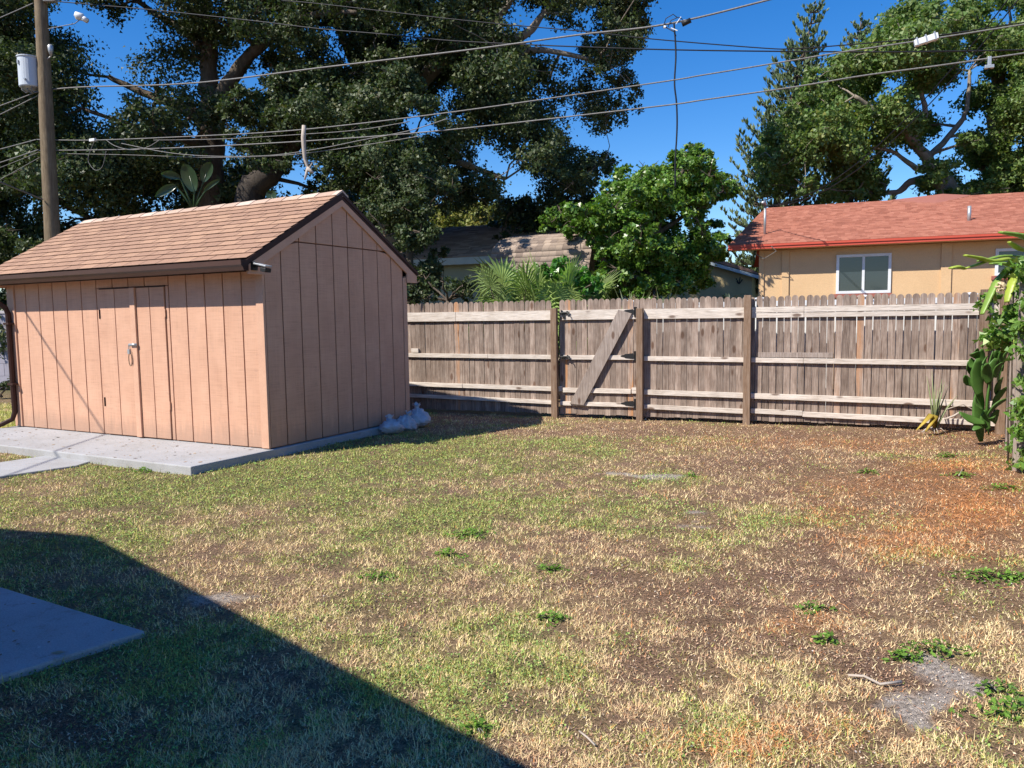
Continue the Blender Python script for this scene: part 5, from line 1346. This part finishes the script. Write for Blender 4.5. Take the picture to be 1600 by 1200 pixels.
# climbing vine + hanging cactus stems
vn = thing('climbing_vine', 'leafy light green vine covering the right side fence', 'vine', (5.3, 8.0, 0)); vo = np.array([5.3,8.0,0])
r = np.random.default_rng(77); cc = []; rr = []
def vdep(x): return 8.2 - (x-1560)*.012
for k in range(80):
    y = r.uniform(395, 735); f = (y-395)/340
    xl_ = 1588 + 10*f if y > 545 else 1562 - 8*math.sin(f*9)
    x = r.uniform(xl_, 1660)
    if y < 470 and x < 1596: continue
    cc.append(at(x, y, vdep(x)-r.uniform(0,.35)) - vo); rr.append(r.uniform(.10,.19) if y < 640 else r.uniform(.08,.13))
for x, y in ((1548,470),(1556,500),(1554,525),(1565,540),(1588,455),(1584,660),(1588,700),(1592,735)):
    cc.append(at(x, y, 8.25)-vo); rr.append(.12)
leafcloud('leaves', np.array(cc), rr, 3600, .062, VINEL, vn, 55, subr=.28, aspect=.7, hue=.4, up=.3)
q = MB()
for k in range(9):
    x = 1575+k*5; P = [at(x+random.uniform(-8,8), y, vdep(x)-.1)-vo for y in (740,660,580,500,420)]; q.tube(P, [.01,.009,.008,.006,.004], 5)
q.obj('stems', BARK, vn, smooth=True, kind='stuff')
hc = thing('climbing_cactus', 'climbing cactus with long flat yellow green stems hanging over the side fence', 'cactus', (5.3, 7.9, 0)); ho = np.array([5.3,7.9,0])
def stem(pxs, w, Yd=7.9, mat=PADY):
    pts = [at(x, y, Yd - i*.03)-ho for i, (x, y) in enumerate(pxs)]; q = MB()
    n = len(pts)*6; out = []; rad = []
    for i in range(len(pts)-1):
        p_1 = pts[max(i-1,0)]; a = pts[i]; b2 = pts[i+1]; c2 = pts[min(i+2,len(pts)-1)]
        for k in range(6):
            u = k/6; out.append(.5*((2*a)+(b2-p_1)*u+(2*p_1-5*a+4*b2-c2)*u*u+(3*a-p_1-3*b2+c2)*u**3))
    out.append(pts[-1]); N_ = len(out)
    for i in range(N_): u = i/(N_-1); rad.append(w*1.3*(.45+.55*math.sin(math.pi*min(1,.12+u*.83)))*(1+.10*((i%3)==0)))
    q.tube(out, rad, 8, flat=.35); q.obj('stem', mat, hc, smooth=True)
GRN = leafmat('green cactus stem', (.20,.32,.055), .4, .12, .4, tint=False)
stem([(1625,385),(1600,370),(1585,366),(1563,363)], .045, 7.7, GRN)
stem([(1600,392),(1588,386),(1577,378)], .035, 7.8)
stem([(1612,418),(1580,405),(1550,408),(1530,403),(1508,399)], .04, 7.8)
stem([(1598,402),(1580,400),(1560,401),(1544,405),(1528,408)], .03, 7.9, GRN)
stem([(1544,408),(1528,413),(1509,419)], .028, 7.8)
stem([(1507,420),(1496,417),(1485,419)], .035, 7.8)
stem([(1620,425),(1595,420),(1570,412),(1548,412)], .035, 7.75, GRN)
stem([(1575,420),(1560,435),(1552,450),(1543,470),(1534,491)], .035, 7.8, GRN)
stem([(1552,442),(1552,455),(1556,470)], .03, 7.8)
stem([(1592,425),(1582,440),(1577,455),(1573,472)], .038, 7.7)
q = MB()
for k in range(40):
    a = unit(rng.normal(size=3))*.05; q.tube([np.array(at(1563,448,7.7)-ho), at(1563,448,7.7)-ho+a], [.006,.012], 4)
q.obj('flower', simple('cream bloom', (.62,.50,.32), None, 8, .8), hc)

# ------------------------------------------------------------------ lawn cover
def visible_pts(n, rmin, rmax, seed, amax=.80, amin=None):
    r = np.random.default_rng(seed); u = r.random(n); R_ = rmin*(rmax/rmin)**u; a = r.uniform(-amax if amin is None else amin, amax, n)
    x = R_*np.sin(a); y = R_*np.cos(a)
    # shed / slabs excluded
    lx = (x-SO[0])*SX[0] + (y-SO[1])*SX[1]; ly = (x-SO[0])*SY[0] + (y-SO[1])*SY[1]
    ok = ~((lx < .05) & (ly > -1.13) & (ly < W_+.12) & (lx > np.where(ly < -.4, -5.7, -5.12)))
    fy = 12.84 - .383*x; ok &= y < fy - .03
    def inside(poly):
        c = np.zeros(len(x), bool); j = len(poly)-1
        for i in range(len(poly)):
            xi, yi = poly[i]; xj, yj = poly[j]
            with np.errstate(divide='ignore', invalid='ignore'):
                c ^= ((yi > y) != (yj > y)) & (x < (xj-xi)*(y-yi)/(yj-yi+1e-12)+xi)
            j = i
        return c
    ok &= ~inside([(-1.89,3.80),(-3.1,4.50),(-6.2,6.30),(-7.6,3.9),(-3.9,1.0),(-2.33,3.28)])
    pq = [onz(*q, .03) for q in [(-400,800),(-400,742),(0,722),(70,712),(138,715),(142,720),(120,727),(0,744)]]
    ok &= ~inside([(p[0],p[1]) for p in pq])
    return x[ok], y[ok], r
def blades(name, n, rmin, rmax, seed, L, w, lean, colf, densf, mat, lift=0.0, **kw):
    x, y, r = visible_pts(n, rmin, rmax, seed, **kw)
    g, d, s, o, wv_ = maps(x, y)
    tuft = np.clip((fbm(x, y, 9.0, 151, 3) - .31) * 4.5, .08, 1)
    keep = r.random(len(x)) < densf(g, d, s, o, wv_) * tuft; x, y, g, d, s, o, wv_ = [q[keep] for q in (x,y,g,d,s,o,wv_)]
    n = len(x); R_ = np.hypot(x, y); z = gz(x, y) + lift
    an = r.uniform(0, 6.283, n); le = r.uniform(lean[0], lean[1], n); sc = (.75 + R_/9.0)
    l = L * r.uniform(.45, 1.3, n) * (.8 + R_/22); ww = w * sc * r.uniform(.6,1.3,n)
    dx_, dy_ = np.cos(an)*np.sin(le), np.sin(an)*np.sin(le); dz_ = np.cos(le)
    pa = an + 1.57 + r.normal(size=n)*.5
    P = np.stack([x, y, z], 1); T_ = P + np.stack([dx_, dy_, dz_], 1)*l[:,None]; sd = np.stack([np.cos(pa), np.sin(pa), 0*pa], 1)*ww[:,None]
    V = np.stack([P - sd*.5, P + sd*.5, T_], 1).reshape(-1,3)
    c = colf(r, n, g, d, s, o, wv_); c = np.repeat(c, 3, 0)
    me = quick(name, V, np.arange(3*n).reshape(n,3), mat, c, smooth=False)
    return link(name, me, None, None, kind='stuff')
def colA(r, n, g, d, s, o, w):
    green = np.array([.27,.31,.085]); yg = np.array([.56,.50,.17]); straw = np.array([.74,.60,.34]); brown = np.array([.44,.29,.18]); org = np.array([.62,.27,.10])
    u = r.random((n,1)); v = r.random((n,1)); G = g[:,None]; W = w[:,None]; O = o[:,None]
    c = np.where(u < G*.9, green*(1-v*.6) + yg*v*.6, np.where(u < G*.9 + .38 + W*.4, straw*(1-v*.4)+brown*v*.4, brown*(.7+v*.7)))
    c = np.where(r.random((n,1)) < O*.7, org*(.7+.5*v), c)
    return c * 1.27 * r.uniform(.65,1.3,(n,1))
gr1 = blades('lawn_grass', 640000, 2.1, 15.0, 201, .027, .0035, (.5,1.4), colA, lambda g,d,s,o,w: np.clip(1.0 - .88*d - .9*s + .25*g, .03, 1), GRASSM)
gr2 = blades('upright_grass', 90000, 2.1, 15.0, 202, .048, .0030, (.05,.75), colA, lambda g,d,s,o,w: np.clip(.15 + .8*w + .3*g - .9*d - s, 0, 1), GRASSM)
gr3 = blades('side_grass', 60000, 11.5, 19.0, 207, .045, .0045, (.4,1.3), colA, lambda g,d,s,o,w: .9+0*g, GRASSM, amin=-.72, amax=-.52)
# flat litter: dead leaves, bark crumbs, pine needles
def flat(name, n, rmin, rmax, seed, size, asp, colf, densf, tilt=.5, hgt=.006):
    x, y, r = visible_pts(n, rmin, rmax, seed); g, d, s, o, w = maps(x, y)
    keep = r.random(len(x)) < densf(g,d,s,o,w); x, y, g, d, s, o, w = [q[keep] for q in (x,y,g,d,s,o,w)]
    n = len(x); R_ = np.hypot(x, y); z = gz(x, y) + hgt; an = r.uniform(0,6.283,n)
    l = size*r.uniform(.5,1.5,n)*(.6+R_/10); nr = unit(r.normal(size=(n,3))*tilt + np.array([0,0,1.0])); tg = unit(np.cross(nr, np.stack([np.cos(an), np.sin(an), 0*an],1))); bt = np.cross(nr, tg)
    P = np.stack([x,y,z],1) ; l = l[:,None]; wd = l*asp
    V = np.stack([P-tg*l*.5, P+bt*wd*.5+nr*l*.12, P+tg*l*.5, P-bt*wd*.5+nr*l*.12],1).reshape(-1,3)
    c = np.repeat(colf(r,n,g,d,s,o,w), 4, 0)
    return link(name, quick(name, V, np.arange(4*n).reshape(n,4), LITM, c, smooth=False), None, None, kind='stuff')
def colL(r, n, g, d, s, o, w):
    pal = np.array([[.42,.28,.19],[.25,.155,.11],[.58,.44,.30],[.17,.10,.075],[.44,.25,.15]]); c = pal[r.integers(0,5,n)]
    return c * r.uniform(.7,1.3,(n,1))
flat('leaf_litter', 150000, 2.1, 14.5, 203, .011, .55, colL, lambda g,d,s,o,w: np.clip(.25+.8*d-.2*g-.5*s,0,1))
def colN(r, n, g, d, s, o, w): return np.array([.66,.30,.12])*r.uniform(.6,1.3,(n,1))
flat('pine_needle_litter', 130000, 2.1, 14.0, 204, .075, .030, colN, lambda g,d,s,o,w: np.clip(o*1.1-.12,0,1), .15, .012)
def colC(r, n, g, d, s, o, w): return np.array([.62,.56,.49])*r.uniform(.5,1.15,(n,1))
flat('shell_chips', 26000, 2.1, 14.0, 205, .009, .7, colC, lambda g,d,s,o,w: np.clip(.03+.12*d+.9*s,0,1), .4)
def colK(r, n, g, d, s, o, w): return np.array([.20,.29,.08])*r.uniform(.6,1.5,(n,1))
flat('clover_cover', 200000, 2.1, 14.0, 206, .011, .8, colK, lambda g,d,s,o,w: np.clip(g*1.2-.35-d*.5,0,1), .6, .018)
# weeds that stand out
WEEDS = [(1545,903,.18,'broad green weed patch at the right on dark bare soil'),(1585,905,.08,'small weed at the right frame edge beside the broad patch'),(1462,1020,.13,'bright leafy weed above the pale sandy patch'),(1410,1030,.07,'small weed just left of the bright leafy weed'),
 (1560,1085,.09,'light green weed right of the sandy patch'),(1575,1115,.13,'lowest light green weed by the right edge'),(735,838,.14,'grassy dark green tuft in the middle of the lawn'),(862,972,.08,'small weed rosette right of lawn centre'),(1270,955,.08,'yellow green seedling on brown ground'),(1290,1005,.06,'tiny green seedling below the yellow green one'),
 (1478,712,.12,'weed tuft below the spiky plant'),(1565,765,.14,'weed patch near the vine foot at right'),(590,905,.09,'light green tuft left of lawn centre'),(1500,745,.12,'creeping weed on the mulch right of centre'),(860,893,.08,'weed in front of the dark bare patch'),(700,870,.10,'weed tuft left of the dark bare patch'),
 (1080,745,.06,'small weed on the sandy spot below the gate post'),(225,738,.08,'weed growing at the shed slab edge'),(1355,740,.10,'thin grassy weed on the mulch before the right fence'),(745,1142,.06,'small weed by the house shadow at the bottom')]
for i, (x, y, s, lab) in enumerate(WEEDS):
    P = onz(x, y); t_ = thing('weed', lab, 'weed', (P[0], P[1], gz(P[0], P[1])), 0)
    r = random.Random(i); n = int(110*s/.1); V = []; T = []
    for k in range(n):
        a = r.uniform(0,6.28); rad = s*r.random()**.7*(1+.35*math.sin(3*a+i)); c = np.array([rad*math.cos(a)*1.3, rad*math.sin(a)*.8, r.uniform(.008,.05)*(1.3-rad/s)]); l = r.uniform(.008,.02); nr = unit(np.array([r.uniform(-.7,.7), r.uniform(-.7,.7), 1])); tg = unit(np.cross(nr, np.array([math.cos(a*3),math.sin(a*3),0.1]))); bt = np.cross(nr,tg)
        V += [c-tg*l, c+bt*l*.5, c+tg*l, c-bt*l*.5]; b = r.uniform(.7,1.4); T += [[b*1.0,b*1.0,b*.7]]*4
    V = np.array(V); link('leaves', quick('leaves', V, np.arange(len(V)).reshape(-1,4), VINEL, np.array(T), smooth=False), None, t_, kind='stuff')
    q = MB()
    for k in range(7):
        a = r.uniform(0,6.28); q.tube([(0,0,0),(s*.5*math.cos(a),s*.4*math.sin(a),.025),(s*math.cos(a)*1.1,s*.7*math.sin(a),.015)], [.003,.0025,.001], 4)
    q.obj('stem', FICL, t_, kind='stuff')
for i, (pts, r0, lab) in enumerate([([(1325,1062),(1350,1066),(1375,1074),(1408,1071)], .006, 'pale curved twig lying above the sandy patch at lower right'),([(1008,652),(1016,645),(1024,641),(1030,636)], .012, 'dry twig leaning by the gate post foot'),
        ([(905,1150),(918,1163),(930,1170)], .004, 'small pale twig on bare soil near the bottom'),([(1505,735),(1498,748)], .006, 'short white twig on the mulch')]):
    P0 = onz(*pts[0]); q = MB(); q.tube([np.array(onz(*p)) - P0 + np.array([0,0,.015 + (.05*k if i == 1 else .008*math.sin(k*2))]) for k, p in enumerate(pts)], [r0]*len(pts), 6)
    o = q.obj('twig', STICK, None, smooth=True); o.location = tuple(P0 + np.array([0,0,gz(P0[0],P0[1])])); tag(o, lab, 'twig')

# dry leaves and grit blown over the slabs
r = np.random.default_rng(88); V = []; T = []
for k in range(420):
    if k < 300: P = sh(r.uniform(-5.2,.0), r.uniform(-1.12,-.03), .004)
    else: P = np.array([r.uniform(-3.6,-2.0), 0, .039]); P[1] = r.uniform(2.6, 4.6)
    if k >= 300 and not inpoly(P[0], P[1], [(-1.92,3.78),(-3.1,4.46),(-5.2,5.6),(-3.9,1.1),(-2.35,3.25)]): continue
    l = r.uniform(.004,.016) if r.random() < .85 else r.uniform(.02,.035); a = r.uniform(0,6.28); t1 = np.array([math.cos(a), math.sin(a), r.uniform(-.1,.25)])*l; t2 = np.array([-math.sin(a), math.cos(a), r.uniform(-.1,.3)])*l*.45
    V += [P-t1, P+t2, P+t1, P-t2]; c = np.array([[.30,.19,.11],[.16,.10,.07],[.40,.30,.2]][r.integers(0,3)])*r.uniform(.7,1.2); T += [c]*4
V = np.array(V); link('slab_litter', quick('slab_litter', V, np.arange(len(V)).reshape(-1,4), LITM, np.array(T), smooth=False), None, None, kind='stuff')
